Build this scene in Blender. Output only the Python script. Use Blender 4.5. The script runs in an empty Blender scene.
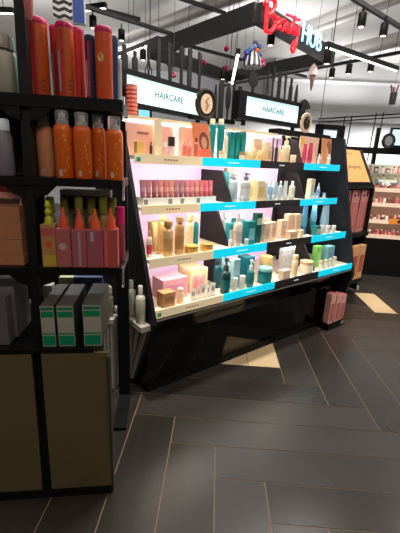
import bpy, bmesh, math, random
from mathutils import Vector, Matrix
random.seed(7)
SC = bpy.context.scene
COL = SC.collection
PI = math.pi

# ------------------------------------------------------------------ camera
F = 352.23
PITCH, ROLL, H = math.radians(16.522), math.radians(2.697), 1.5
_f = Vector((0, math.cos(PITCH), -math.sin(PITCH)))
_r0 = Vector((1, 0, 0)); _u0 = _r0.cross(_f)
_r = _r0*math.cos(ROLL) + _u0*math.sin(ROLL)
_u = -_r0*math.sin(ROLL) + _u0*math.cos(ROLL)
CAM = Vector((0, 0, H))
cd = bpy.data.cameras.new('camera'); co = bpy.data.objects.new('camera', cd); COL.objects.link(co)
cd.sensor_fit = 'HORIZONTAL'; cd.sensor_width = 36; cd.lens = 36*F/400; cd.clip_start = .02
m = Matrix(((_r.x, _u.x, -_f.x, 0), (_r.y, _u.y, -_f.y, 0), (_r.z, _u.z, -_f.z, H), (0, 0, 0, 1)))
co.matrix_world = m
SC.camera = co

def ray(x, y):
    return _r*((x-200)/F) + _u*(-(y-266.5)/F) + _f
def on_z(x, y, z):
    d = ray(x, y); return CAM + d*((z-H)/d.z)
def on_plane(x, y, p, n):
    d = ray(x, y); return CAM + d*((p-CAM).dot(n)/d.dot(n))
def at_dist(x, y, Y):
    d = ray(x, y); return CAM + d*(Y/d.y)
def depth_of(p): return (p-CAM).dot(_f)

# ------------------------------------------------------------------ materials
_mc = {}
def lin(c):
    def f(v):
        v /= 255.0
        return v/12.92 if v <= .04045 else ((v+.055)/1.055)**2.4
    return (f(c[0]), f(c[1]), f(c[2]), 1)
def mat(c, rough=.5, metal=0, emit=0, trans=0, var=.05, scale=30, spec=.5, ecol=None, stretch=None):
    key = (tuple(c), rough, metal, emit, trans, var, scale, spec, ecol, stretch)
    if key in _mc: return _mc[key]
    M = bpy.data.materials.new('finish_%d' % len(_mc)); M.use_nodes = True
    nt = M.node_tree; b = nt.nodes['Principled BSDF']
    col = lin(c)
    tc = nt.nodes.new('ShaderNodeTexCoord'); nz = nt.nodes.new('ShaderNodeTexNoise')
    nz.inputs['Scale'].default_value = scale; nz.inputs['Detail'].default_value = 2
    if stretch:
        mp = nt.nodes.new('ShaderNodeMapping'); mp.inputs['Scale'].default_value = stretch
        nt.links.new(tc.outputs['Object'], mp.inputs['Vector']); nt.links.new(mp.outputs['Vector'], nz.inputs['Vector'])
        nz.inputs['Detail'].default_value = 5
    else: nt.links.new(tc.outputs['Object'], nz.inputs['Vector'])
    mx = nt.nodes.new('ShaderNodeMix'); mx.data_type = 'RGBA'
    mx.inputs['A'].default_value = tuple(v*(1-var) for v in col[:3])+(1,)
    mx.inputs['B'].default_value = tuple(min(1, v*(1+var)) for v in col[:3])+(1,)
    nt.links.new(nz.outputs['Fac'], mx.inputs['Factor'])
    nt.links.new(mx.outputs['Result'], b.inputs['Base Color'])
    b.inputs['Roughness'].default_value = rough; b.inputs['Metallic'].default_value = metal
    b.inputs['Specular IOR Level'].default_value = spec
    if emit:
        b.inputs['Emission Strength'].default_value = emit
        if ecol: b.inputs['Emission Color'].default_value = lin(ecol)
        else: nt.links.new(mx.outputs['Result'], b.inputs['Emission Color'])
    if trans:
        b.inputs['Transmission Weight'].default_value = trans; b.inputs['IOR'].default_value = 1.25
    _mc[key] = M
    return M
BLACK = mat((10, 10, 11), .45, spec=.35)
BLACKM = mat((7, 7, 8), .6, spec=.25)
SATIN = mat((20, 21, 25), .35)
GLASS = mat((225, 235, 232), .08, trans=.85)
CLEAR = mat((235, 235, 235), .12, trans=.8)
WHITE = mat((235, 232, 226), .4)
CREAMP = mat((236, 214, 176), .5)

# ------------------------------------------------------------------ mesh helpers
def bx(bm, x0, x1, y0, y1, z0, z1, bev=0, M=None):
    r = bmesh.ops.create_cube(bm, size=1)
    vs = r['verts']
    for v in vs:
        v.co = Vector((x0+(v.co.x+.5)*(x1-x0), y0+(v.co.y+.5)*(y1-y0), z0+(v.co.z+.5)*(z1-z0)))
    if bev:
        es = list({e for v in vs for e in v.link_edges})
        rr = bmesh.ops.bevel(bm, geom=es, offset=bev, segments=2, affect='EDGES', profile=.5)
        vs = list({v for f in rr['faces'] for v in f.verts} | {v for v in vs if v.is_valid})
    if M is not None:
        for v in vs: v.co = M @ v.co
    return bm
def BX(*a, **k): return bx(bmesh.new(), *a, **k)
def lathe(bm, prof, seg=20, cx=0, cy=0, cz=0, sx=1, sy=1):
    rings = []
    for r, z in prof:
        if r < 1e-6: rings.append([bm.verts.new((cx, cy, cz+z))])
        else: rings.append([bm.verts.new((cx+r*sx*math.cos(2*PI*i/seg), cy+r*sy*math.sin(2*PI*i/seg), cz+z)) for i in range(seg)])
    for a, b in zip(rings, rings[1:]):
        for i in range(seg):
            j = (i+1) % seg
            if len(a) == 1 and len(b) == 1: continue
            if len(a) == 1: bm.faces.new((a[0], b[j], b[i]))
            elif len(b) == 1: bm.faces.new((a[i], a[j], b[0]))
            else: bm.faces.new((a[i], a[j], b[j], b[i]))
    bmesh.ops.recalc_face_normals(bm, faces=bm.faces)
    return bm
def LA(prof, **k): return lathe(bmesh.new(), prof, **k)
def prism(bm, poly, t0, t1, axis='x'):
    def P(a, b, t):
        return {'x': (t, a, b), 'y': (a, t, b), 'z': (a, b, t)}[axis]
    A = [bm.verts.new(P(a, b, t0)) for a, b in poly]; B = [bm.verts.new(P(a, b, t1)) for a, b in poly]
    bm.faces.new(A); bm.faces.new(B[::-1]); n = len(poly)
    for i in range(n):
        j = (i+1) % n; bm.faces.new((A[i], B[i], B[j], A[j]))
    bmesh.ops.recalc_face_normals(bm, faces=bm.faces)
    return bm
def PR(*a, **k): return prism(bmesh.new(), *a, **k)
def tube(bm, pts, r, seg=8, closed=False):
    pts = [Vector(p) for p in pts]; rings = []; n = len(pts)
    for i, p in enumerate(pts):
        a = pts[i-1] if i else p; b = pts[i+1] if i < n-1 else p
        d = (b-a).normalized() if (b-a).length > 1e-9 else Vector((0, 0, 1))
        up = Vector((0, 0, 1)) if abs(d.z) < .95 else Vector((1, 0, 0))
        s = d.cross(up).normalized(); t = s.cross(d)
        rr = r[i] if isinstance(r, (list, tuple)) else r
        rings.append([bm.verts.new(p + s*rr*math.cos(2*PI*k/seg) + t*rr*math.sin(2*PI*k/seg)) for k in range(seg)])
    for A, B in zip(rings, rings[1:]):
        for k in range(seg):
            j = (k+1) % seg; bm.faces.new((A[k], A[j], B[j], B[k]))
    bm.faces.new(rings[0][::-1]); bm.faces.new(rings[-1])
    bmesh.ops.recalc_face_normals(bm, faces=bm.faces)
    return bm
def TU(*a, **k): return tube(bmesh.new(), *a, **k)
def loft(bm, secs, seg=20):
    # secs: (z, rx, ry)
    rings = [[bm.verts.new((rx*math.cos(2*PI*i/seg), ry*math.sin(2*PI*i/seg), z)) for i in range(seg)] for z, rx, ry in secs]
    for a, b in zip(rings, rings[1:]):
        for i in range(seg):
            j = (i+1) % seg; bm.faces.new((a[i], a[j], b[j], b[i]))
    bm.faces.new(rings[0][::-1]); bm.faces.new(rings[-1])
    bmesh.ops.recalc_face_normals(bm, faces=bm.faces)
    return bm
def obj(name, bm, m, parent=None, smooth=False):
    me = bpy.data.meshes.new(name); bm.to_mesh(me); bm.free()
    me.materials.append(m)
    if smooth:
        for p in me.polygons: p.use_smooth = True
        try: me.set_sharp_from_angle(angle=math.radians(40))
        except Exception: pass
    o = bpy.data.objects.new(name, me); COL.objects.link(o)
    if parent: o.parent = parent
    return o
def tag(o, label, cat, group=None):
    o['label'] = label; o['category'] = cat
    if group: o['group'] = group
    return o
def thing(name, label, cat, loc=(0, 0, 0), rz=0, group=None):
    o = bpy.data.objects.new(name, None); COL.objects.link(o); o.empty_display_size = .05
    o.location = loc; o.rotation_euler = (0, 0, rz)
    return tag(o, label, cat, group)
def struct(name, bm, m, parent=None):
    o = obj(name, bm, m, parent)
    if not parent: o['kind'] = 'structure'
    return o
def text_bm(s, size, extrude=.001):
    c = bpy.data.curves.new('t', 'FONT'); c.body = s; c.size = size; c.extrude = extrude
    c.align_x = 'CENTER'; c.align_y = 'CENTER'
    o = bpy.data.objects.new('t', c); COL.objects.link(o)
    dg = bpy.context.evaluated_depsgraph_get(); me = bpy.data.meshes.new_from_object(o.evaluated_get(dg))
    bm = bmesh.new(); bm.from_mesh(me)
    bpy.data.objects.remove(o); bpy.data.curves.remove(c); bpy.data.meshes.remove(me)
    for v in bm.verts: v.co = Vector((v.co.x, -v.co.z, v.co.y))
    return bm

# ------------------------------------------------------------------ frames of the two display units
GY = math.radians(37.94)
U = Vector((math.cos(GY), math.sin(GY), 0)); N = Vector((math.sin(GY), -math.cos(GY), 0))
G0 = on_z(250, 351.5, 0); GN = G0.dot(N)
def GP(u, o, z=0): return U*(u+1.0) + N*(o+GN) + Vector((0, 0, z))
def g_at(x, y, o):
    q = on_plane(x, y, GP(0, o), N); return q.dot(U)-1.0, q.z
LY = math.radians(7.41)
LU = Vector((math.cos(LY), math.sin(LY), 0)); LN = Vector((math.sin(LY), -math.cos(LY), 0))
L0 = on_z(114, 493, 0)
def LP(s, d, z=0): return L0 + LU*s - LN*d + Vector((0, 0, z))
def l_at(x, y, d):
    q = on_plane(x, y, LP(0, d), LN); return (q-L0).dot(LU), q.z

# ------------------------------------------------------------------ room
# herringbone plank floor (real planks, grout between them)
FA = math.radians(-2.243)
WA, WB = .248, .208
A0, B0 = .564, 2.215
def cell(i, j): return A0 + i*WA, B0 + j*WB
pal = []
for st in ((.8, 9, 1), (9, .8, 1)):
    pal += [mat((54, 48, 44), .30, var=.24, scale=3, stretch=st), mat((49, 43, 39), .27, var=.24, scale=3.3, stretch=st), mat((59, 52, 47), .32, var=.24, scale=2.7, stretch=st)]
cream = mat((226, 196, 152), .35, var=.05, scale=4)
grout = mat((150, 126, 98), .8)
fb = bmesh.new()
bx(fb, -7, 9, -4, 14, -.06, -.003)
planks = []
for k in range(-6, 7):
    for j in range(-32, 60):
        # horizontal plank of row j: right end at column 1 when j = -1 (period 12)
        x0 = -j - 6 + 12*k
        planks.append((x0, x0+6, j, j+1, 0)); planks.append((x0+5, x0+6, j+1, j+7, 1))
cre = []
for (i0, i1, j0, j1, t) in planks:
    a0, b0 = cell(i0, j0); a1, b1 = cell(i1, j1)
    if a1 < -5.5 or a0 > 7.5 or b1 < -3 or b0 > 12: continue
    c = 0
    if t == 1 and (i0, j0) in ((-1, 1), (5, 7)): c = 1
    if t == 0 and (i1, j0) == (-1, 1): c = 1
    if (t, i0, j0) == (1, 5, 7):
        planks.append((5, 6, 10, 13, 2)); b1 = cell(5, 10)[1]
    g = .0026
    vs = [fb.verts.new((x, y, 0)) for x, y in ((a0+g, b0+g), (a1-g, b0+g), (a1-g, b1-g), (a0+g, b1-g))]
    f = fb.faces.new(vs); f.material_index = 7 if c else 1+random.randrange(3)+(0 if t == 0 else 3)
me = bpy.data.meshes.new('floor'); fb.to_mesh(me); fb.free()
for mm in [grout]+pal+[cream]: me.materials.append(mm)
fl = bpy.data.objects.new('floor', me); COL.objects.link(fl); fl.rotation_euler = (0, 0, FA); fl['kind'] = 'structure'

CEIL = 4.0
wallm = mat((196, 194, 192), .8); ceilm = mat((205, 202, 198), .85, scale=3)
struct('ceiling', BX(-6.5, 8.5, -3.5, 12.5, CEIL, CEIL+.1), ceilm)
struct('wall_back', BX(-6.5, 8.5, 11.5, 11.6, 0, CEIL), mat((235, 238, 242), .7))
struct('wall_left', BX(-5.1, -5, -3.5, 12.5, 0, CEIL), mat((205, 200, 190), .8))
struct('wall_right', BX(7.5, 7.6, -3.5, 12.5, 0, CEIL), wallm)
struct('wall_front', BX(-6.5, 8.5, -3.5, -3.4, 0, CEIL), mat((120, 116, 112), .8))
# grey soffit in front of the back wall
zs = at_dist(360, 113, 9.6).z; zt = at_dist(360, 84, 9.6).z
struct('trim_1', BX(1.6, 7.5, 9.6, 11.5, zs, CEIL), mat((176, 175, 174), .85))
struct('trim_2', BX(1.55, 7.5, 9.52, 9.62, zt-.03, zt+.03), mat((200, 199, 198), .8))

# ------------------------------------------------------------------ gondola (the lit haircare display)
W4 = [0, .50, 1.055, 1.60, 2.15]
gond = thing('display_gondola', 'long black leaning display unit with four brightly lit shelves of haircare', 'display unit', GP(0, 0), GY)
def gpoly(pts): return [(-o, z) for o, z in pts]
obj('side_panel', PR(gpoly([(-.13, .02), (.125, .548), (-.30, 1.735), (-.42, 1.79), (-.72, 1.79), (-.72, .02)]), -.026, -.002), BLACKM, gond)
rp = obj('side_panel', PR(gpoly([(0, 0), (.13, .515), (-.187, 1.768), (-.45, 1.80), (-.72, 1.80), (-.72, 0)]), 2.18, 2.21), mat((30, 34, 42), .55, spec=.3), gond)
obj('base_cabinet', PR(gpoly([(0, .02), (0, .40), (.10, .55), (.10, .556), (-.70, .556), (-.70, .02)]), 0, 2.178), mat((4, 4, 4), .09, spec=.5), gond)
obj('kick_strip', BX(0, 2.178, -.006, .02, 0, .055), BLACKM, gond)
obj('trim_strip', BX(0, 2.178, -.108, -.098, .557, .566), mat((190, 180, 165), .3, metal=.6), gond)
# back panels, lit
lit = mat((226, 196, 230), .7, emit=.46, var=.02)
def backpoly(z0, z1): return gpoly([(-.435-.05*(1.76-z0), z0), (-.435-.05*(1.76-z1), z1), (-.45-.05*(1.76-z1), z1), (-.45-.05*(1.76-z0), z0)])
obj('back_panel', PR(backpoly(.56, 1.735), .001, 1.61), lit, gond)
obj('back_panel', PR(backpoly(.56, 1.76), 1.612, 2.178), mat((40, 40, 44), .6), gond)
obj('rear_panel', BX(0, 2.178, .60, .62, .56, 1.75), BLACK, gond)
obj('top_rim', BX(0, 1.42, .33, .40, 1.737, 1.757), mat((232, 205, 168), .5), gond)
obj('top_rim', BX(1.421, 2.178, .33, .44, 1.762, 1.80), BLACK, gond)
TZ = [1.520, 1.226, .924, .616]; TO = [-.155, -.07, .029, .105]
BZ = [(1.475, 1.531), (1.183, 1.237), (.876, .934), (.578, .632)]
BLUE = mat((12, 196, 224), .35, emit=.72, var=.02)  # emission added to brighten the blue strips, which are no lamps
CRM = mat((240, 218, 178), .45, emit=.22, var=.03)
DRK = mat((48, 40, 42), .4)
WSH = mat((238, 226, 206), .45)
LEDM = mat((255, 244, 226), .5, emit=9, var=0)
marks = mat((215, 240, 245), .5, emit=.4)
tcuts = [[-.004, .497, 1.056, 1.588, 2.13], [-.004, .432, .955, 1.482, 2.03], [-.004, .486, 1.012, 1.568, 2.10], [-.004, .532, 1.062, 1.628, 2.172]]
for t in range(4):
    of = TO[t]; z0, z1 = BZ[t]
    back = -.43-.05*(1.76-TZ[t])
    sh = obj('shelf', BX(.0, tcuts[t][4], -of+.006, -back, TZ[t]-.02, TZ[t]), WSH, gond)
    for k in range(4):
        c0, c1 = tcuts[t][k]+.0015, tcuts[t][k+1]-.0015
        st = obj('price_strip', BX(c0, c1, -of-.004, -of+.006, z0, z1), [CRM, BLUE, DRK, BLUE][k], sh)
        cm = (c0+c1)/2
        mb = bmesh.new()
        for q in range(5 if k != 2 else 3):
            bx(mb, cm-.05+q*.022, cm-.034+q*.022, -of-.0055, -of-.004, (z0+z1)/2-.004, (z0+z1)/2+.004)
        obj('lettering', mb, marks if k else mat((170, 140, 100), .6), sh)
    if t in (0, 3):
        obj('marker_tag', BX(.008, .034, -of-.006, -of-.0042, z0+.012, z0+.036), mat((30, 170, 120), .5), sh)
    if t < 3: obj('light_bar', BX(.02, 1.6, -of+.012, -of+.034, TZ[t]-.028, TZ[t]-.021), LEDM, sh)
obj('light_bar', BX(.02, 1.42, .335, .36, 1.729, 1.736), LEDM, gond)
# divider fins between the modules
FIN = mat((30, 27, 29), .6, spec=.3)
def fin(u, pts):
    # upright dark divider plate
    obj('divider', PR(gpoly(pts), u, u+.012), FIN, gond)
fin(1.6, [(-.42, TZ[0]+.001), (-.19, TZ[0]+.001), (-.265, 1.715), (-.42, 1.735)])
for u, t, zt_, ot, ob, bq in ((.72, 1, 1.448, -.205, -.08, 1), (1.66, 1, 1.448, -.28, -.155, 1), (.67, 2, 1.160, -.165, -.03, .37), (1.655, 2, 1.150, -.127, -.036, 1), (.66, 3, .860, -.156, -.02, .29), (1.65, 3, .862, -.114, .05, .4)):
    bk = max(-.425-.05*(1.76-TZ[t]), -bq)
    fin(u, [(bk, TZ[t]+.001), (ob, TZ[t]+.001), (ot, zt_), (bk, zt_)])
# shelf light
def area(name, loc, rot, sx, sy, power, col=(1, 1, 1)):
    l = bpy.data.lights.new(name, 'AREA'); l.shape = 'RECTANGLE'; l.size = sx; l.size_y = sy; l.energy = power; l.color = col
    o = bpy.data.objects.new(name, l); COL.objects.link(o); o.location = loc; o.rotation_euler = rot
    return o
for t in range(4):
    of = TO[t-1] if t else -.3
    zz = (TZ[t-1]-.032) if t else 1.73
    p = GP(1.02, of-.03, zz)
    lo = area('shelf_lamp', p, (0, 0, 0), 2.0, .03, (2.0, 2.7, 3.2, 3.4)[t], (1, .93, .84))
    d = (-N*.55 + Vector((0, 0, -1))) if t else (N*.45 + Vector((0, 0, -1)))
    # local -z toward d, local x along U
    zax = -d.normalized(); xax = U; yax = zax.cross(xax).normalized()
    lo.matrix_world = Matrix(((xax.x, yax.x, zax.x, p.x), (xax.y, yax.y, zax.y, p.y), (xax.z, yax.z, zax.z, p.z), (0, 0, 0, 1)))

# ------------------------------------------------------------------ product kinds (root at base centre, front = -y)
def squeeze(name, label, cat, w, h, body, cap, group=None, band=None, caph=.18, flare=1.12):
    t = thing(name, label, cat, group=group); r = w/2/flare
    c = h*caph
    obj('cap', LA([(0, 0), (r*.86, 0), (r*.9, c*.06), (r*.9, c*.97), (0, c*.97)]), cap, t, True)
    obj('tube_body', loft(bmesh.new(), [(c, r*.92, r*.92), (c+.1*h, r, r), (c+.45*(h-c), r*1.04, r*.8), (h*.94, r*flare, r*.16), (h*.945, r*flare, r*.06), (h, r*flare, r*.06)]), body, t, True)
    if band: obj('label_band', loft(bmesh.new(), [(c+.25*(h-c), r*1.03, r*.93), (c+.5*(h-c), r*1.055, r*.78), (c+.55*(h-c), r*1.06, r*.73)]), band, t, True)
    return t
def bottle(name, label, cat, w, h, body, cap, group=None, band=None, top='cap', caph=.2, flat=1, cw=.42):
    t = thing(name, label, cat, group=group); r = w/2; hb = h*(1-caph); sy = flat
    obj('bottle_body', LA([(0, 0), (r*.9, 0), (r, h*.025), (r, hb*.84), (r*.86, hb*.92), (r*cw, hb*.985), (r*cw, hb), (0, hb)], sy=sy), body, t, True)
    if band: obj('label_band', LA([(r*1.012, hb*.18), (r*1.012, hb*.62)], sy=sy), band, t, True)
    if top == 'cap':
        obj('cap', LA([(0, hb), (r*cw*1.08, hb), (r*cw*1.08, h*.985), (r*cw*.95, h), (0, h)]), cap, t, True)
    elif top == 'wide':
        obj('cap', LA([(0, hb), (r*.8, hb), (r*.8, h*.97), (r*.7, h), (0, h)]), cap, t, True)
    elif top == 'cone':
        obj('nozzle', LA([(0, hb), (r*.62, hb), (r*.6, hb+.2*(h-hb)), (r*.3, hb+.55*(h-hb)), (r*.12, h), (0, h)]), cap, t, True)
    elif top == 'knob':
        obj('nozzle', LA([(0, hb), (r*.6, hb), (r*.55, hb+.25*(h-hb)), (r*.26, hb+.35*(h-hb)), (r*.5, hb+.5*(h-hb)), (r*.26, hb+.66*(h-hb)), (r*.46, hb+.8*(h-hb)), (r*.2, h), (0, h)]), cap, t, True)
    elif top in ('pump', 'spray'):
        q = h-hb
        b = LA([(0, hb), (r*.5, hb), (r*.5, hb+q*.42), (r*.2, hb+q*.46), (r*.16, hb+q*.75), (0, hb+q*.75)])
        p = obj('pump_head', b, cap, t, True)
        s = bmesh.new(); lathe(s, [(0, hb+q*.72), (r*.4, hb+q*.74), (r*.36, h), (0, h)], seg=14)
        tube(s, [(0, -r*.2, hb+q*.86), (0, -r*.85, hb+q*.84), (0, -r*.98, hb+q*.7)], r*.13)
        obj('spout', s, cap, p, True)
    return t
def carton(name, label, cat, w, h, d, body, front=None, group=None, bands=None, flap=True):
    t = thing(name, label, cat, group=group)
    obj('carton_body', BX(-w/2, w/2, -d/2, d/2, 0, h, bev=min(.0015, w*.05)), body, t)
    if front: obj('label_panel', BX(-w*.36, w*.36, -d/2-.0008, -d/2, h*.2, h*.72), front, t)
    if bands:
        for a, b, m_ in bands:
            obj('printed_band', BX(-w*.46, w*.46, -d/2-.0009, -d/2, h*a, h*b), m_, t)
    return t
def tapered(name, label, cat, w, h, body, cap, group=None):
    t = thing(name, label, cat, group=group); r = w/2
    obj('bottle_body', LA([(0, 0), (r*.58, 0), (r*.62, h*.02), (r*.98, h*.8), (r*.9, h*.845), (r*.6, h*.86), (0, h*.86)]), body, t, True)
    obj('cap', LA([(0, h*.861), (r*.62, h*.861), (r*.62, h*.985), (r*.55, h), (0, h)]), cap, t, True)
    return t
def jar(name, label, cat, w, h, body, lid, group=None, lidh=.35, band=None):
    t = thing(name, label, cat, group=group); r = w/2; hb = h*(1-lidh)
    obj('jar_body', LA([(0, 0), (r*.88, 0), (r*.98, h*.05), (r*.98, hb*.92), (r*.9, hb), (0, hb)]), body, t, True)
    obj('lid', LA([(0, hb), (r, hb), (r, h*.97), (r*.95, h), (0, h)]), lid, t, True)
    if band: obj('label_band', LA([(r*.99, hb*.2), (r*.99, hb*.75)]), band, t, True)
    return t
def put(t, loc, rz): t.location = loc; t.rotation_euler = (0, 0, rz); return t
def gspot(tier, x0, x1, yt, back, z=None):
    """real place and size of something standing on a shelf of the gondola, read from the photo"""
    o = TO[tier]-back; zs_ = TZ[tier] if z is None else z
    xm = (x0+x1)/2
    u, ztop = g_at(xm, yt, o)
    u2, _ = g_at(xm, yt+(8 if tier else 4), o)
    p = GP(u2, o, zs_)
    return p, (x1-x0)/F*depth_of(p)/math.sqrt(1+((xm-200)/F)**2), max(ztop-zs_, .012)
LGT = [.15, .03]
def C(*c, **k):
    f = LGT[0] if c[0] > c[1] and c[0] > 90 else LGT[1]
    return mat(tuple(round(v+(255-v)*f) for v in c), k.pop('r', .4), **k)
GOLD = C(214, 160, 70, r=.3, metal=.55); TEAL = C(0, 132, 128, r=.35); DTEAL = C(8, 78, 84, r=.3)
PINKP = C(206, 110, 100); KRAFT = C(150, 96, 56, r=.7); BEIGE = C(226, 196, 156); PEACH = C(224, 178, 150)
SILV = C(196, 200, 204, r=.25, metal=.5); SKY = C(90, 170, 214); GREYC = C(205, 208, 208)
def gs(kind, tier, x0, x1, yt, back, name, label, cat, *a, rz=0, z=None, dd=None, wf=1, **k):
    for _ in range(3):
        p, w, h = gspot(tier, x0, x1, yt, back, z)
        w *= wf
        hd = (dd or w*.6)/2 if kind is carton else w/2*1.04
        lim = TO[tier]+.43+.05*(1.76-TZ[tier]-h)
        back = max(min(back, lim-hd-.004), hd+.009)
    if tier: h = min(h, BZ[tier-1][0]-.005-TZ[tier])
    if kind is carton: t = carton(name, label, cat, w, h, dd or w*.6, *a, **k)
    else: t = kind(name, label, cat, w, h, *a, **k)
    return put(t, p + Vector((0, 0, .0008)), GY+rz)

# ---- tier 1 (top)
def board(name, label, cat, tier, x0, x1, yt, back, m_, lean=.0, parts=(), slant=0, wf=1.35):
    p, w, h = gspot(tier, x0, x1, yt, back); w *= wf
    t = thing(name, label, cat, p + Vector((0, 0, .0008)), GY)
    b = PR([(-w/2, 0), (w/2, 0), (w/2-slant, h), (-w/2-slant, h)], 0, .008, axis='y')
    bmesh.ops.rotate(b, verts=b.verts, cent=(0, 0, 0), matrix=Matrix.Rotation(-lean, 3, 'X'))
    obj('board', b, m_, t)
    for nm, a0, a1, c0, c1, mm in parts:
        q = BX(a0*w-w/2, a1*w-w/2, -.0012, -.0002, c0*h, c1*h)
        for v in q.verts: v.co.x -= slant*v.co.z/h
        bmesh.ops.rotate(q, verts=q.verts, cent=(0, 0, 0), matrix=Matrix.Rotation(-lean, 3, 'X'))
        obj(nm, q, mm, t)
    return t
board('display_card', 'wide dusty pink backdrop card with brown print at left of top shelf', 'display card', 0, 128, 154, 124, .17, C(216, 150, 128), parts=(('printed_mark', .38, .75, .68, .76, C(120, 70, 60)),))
board('display_card', 'narrower dusty pink backdrop card right of the tall cream carton', 'display card', 0, 158, 176, 127, .17, C(222, 154, 132))
gs(carton, 0, 153, 161, 119, .10, 'carton', 'tall narrow cream carton standing between two pink backdrop cards', 'box', C(236, 212, 168), dd=.04)
gs(carton, 0, 135, 143, 142, .06, 'soap_box', 'low golden yellow box before the left pink backdrop card', 'box', C(226, 170, 70), dd=.04)
gs(bottle, 0, 149.5, 152.5, 142, .08, 'serum_vial', 'tiny dark brown vial beside the tall narrow cream carton', 'bottle', C(70, 40, 34), C(30, 20, 20))
board('display_card', 'blank white narrow card behind small black-lidded glass pot on top shelf', 'display card', 0, 174, 179, 127, .15, C(240, 240, 240, emit=.2))
gs(jar, 0, 162, 167.5, 142, .07, 'glass_jar', 'pale pink glass jar, left one of two on top shelf', 'jar', C(226, 176, 168, r=.2), C(240, 220, 210))
gs(jar, 0, 168, 175, 137, .07, 'glass_jar', 'clear pinkish glass jar with tall black lid on top shelf', 'jar', C(232, 200, 190, r=.15), C(40, 34, 34), lidh=.45)
gs(carton, 0, 177, 195, 127.5, .16, 'gift_box', 'large beige carton with blank front behind pink bottles on top shelf', 'box', C(222, 184, 150), dd=.05, wf=1.0)
gs(bottle, 0, 182.5, 187, 140, .06, 'pink_bottle', 'leftmost small coral bottle of three beside orange portrait card', 'bottle', C(216, 96, 84), C(232, 170, 150), group='coral bottles')
gs(bottle, 0, 187.5, 192, 141, .06, 'pink_bottle', 'middle small coral bottle of three beside orange portrait card', 'bottle', C(222, 110, 96), C(232, 170, 150), group='coral bottles')
gs(bottle, 0, 194, 198.5, 138, .03, 'pink_bottle', 'small coral bottle with dark cap against orange portrait card', 'bottle', C(200, 86, 70), C(60, 30, 26), group='coral bottles')
# portrait card
p, w, h = gspot(0, 196, 214, 124, .07)
pc = thing('portrait_card', 'leaning orange card with a portrait of a brown-haired person on top shelf', 'display card', p+Vector((0, 0, .0008)), GY)
sl = .04; w *= 1.15
def shx(bm):
    for v in bm.verts: v.co.x -= sl*v.co.z/h
    return bm
obj('card', shx(BX(-w/2, w/2, 0, .006, 0, h)), C(232, 110, 62), pc)
def ell(cx, cz, rx, rz, y0, y1, n=20): return PR([(cx+rx*math.cos(2*PI*i/n), cz+rz*math.sin(2*PI*i/n)) for i in range(n)], y0, y1, axis='y')
obj('printed_hair', shx(ell(.018, h*.5, .042, h*.27, -.0008, -.0002)), C(110, 44, 24), pc)
obj('printed_face', shx(ell(.016, h*.47, .024, h*.17, -.0014, -.0008)), C(214, 140, 104), pc)
obj('printed_shoulder', shx(ell(.02, h*.16, .055, h*.14, -.0012, -.0003)), C(236, 70, 40), pc)
gs(tapered, 0, 208.5, 216.8, 119, .125, 'tapered_bottle', 'left of two tall tapered teal bottles with cream tops on top shelf', 'bottle', TEAL, C(238, 226, 190), group='tall teal bottles')
gs(tapered, 0, 217, 225.5, 119, .125, 'tapered_bottle', 'right of two tall tapered teal bottles with cream tops on top shelf', 'bottle', TEAL, C(238, 226, 190), group='tall teal bottles')
gs(bottle, 0, 224.5, 228.5, 129, .045, 'slim_bottle', 'slim cream bottle between tapered teal bottles and teal cartons', 'bottle', C(234, 226, 190), C(234, 214, 160))
for i, (a, b, nm) in enumerate(((228, 234, 'leftmost'), (233.5, 239, 'middle'), (239, 245, 'rightmost'))):
    gs(carton, 0, a, b, 132, .10, 'hair_mask_carton', nm+' of three teal cartons standing in a row on top shelf', 'box', C(0, 120+5*i, 116), C(20, 146, 140), dd=.05, group='teal cartons', wf=1.0)
gs(jar, 0, 219, 224, 151, .03, 'small_jar', 'small cream jar below the tapered teal bottles', 'jar', C(232, 216, 184), C(222, 190, 120))
gs(jar, 0, 239, 245, 152, .03, 'small_jar', 'small brown-lidded cream jar before the teal cartons', 'jar', C(226, 210, 180), C(150, 100, 60))
for i, (a, b, y) in enumerate(((245, 249, 149), (249, 253, 151), (253, 257, 147), (257, 261, 150), (261, 265, 146))):
    gs(bottle, 0, a, b, y, .05, 'gold_bottle', ['first', 'second', 'third', 'fourth', 'fifth'][i]+' from left of five small pale gold bottles mid top shelf', 'bottle', C(226, 190, 120), C(236, 214, 160), group='small gold bottles')
gs(carton, 0, 250, 262, 139, .15, 'carton', 'pinkish beige wide carton behind the small gold bottles, left', 'box', PEACH, C(200, 150, 120), dd=.05)
gs(carton, 0, 262, 270, 142, .14, 'carton', 'pinkish beige carton behind the small gold bottles, right', 'box', C(228, 190, 160), dd=.05)
gs(carton, 0, 264.5, 271.5, 147, .045, 'carton', 'small yellow-beige carton at left end of black price strip on top shelf', 'box', C(232, 204, 150), C(206, 166, 110), dd=.04)
gs(bottle, 0, 271.5, 275, 138, .07, 'brown_bottle', 'left of two slim dark brown bottles on top shelf', 'bottle', C(66, 44, 50), C(90, 64, 70), caph=.3)
gs(bottle, 0, 275.5, 279, 139, .07, 'brown_bottle', 'right of two slim dark brown bottles on top shelf', 'bottle', C(72, 48, 54), C(90, 64, 70), caph=.3)
gs(bottle, 0, 278.5, 282, 146, .05, 'cream_vial', 'short cream vial left of tall cream spray bottle', 'bottle', BEIGE, C(240, 226, 200))
gs(bottle, 0, 283, 291, 136, .05, 'spray_bottle', 'tall pale gold spray bottle against dark divider on top shelf', 'bottle', C(224, 200, 150), C(236, 222, 180), top='pump', caph=.3)
gs(jar, 0, 290, 296, 155, .03, 'small_jar', 'low cream jar right of tall pale gold spray bottle', 'jar', C(228, 206, 160), C(238, 220, 180))
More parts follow.
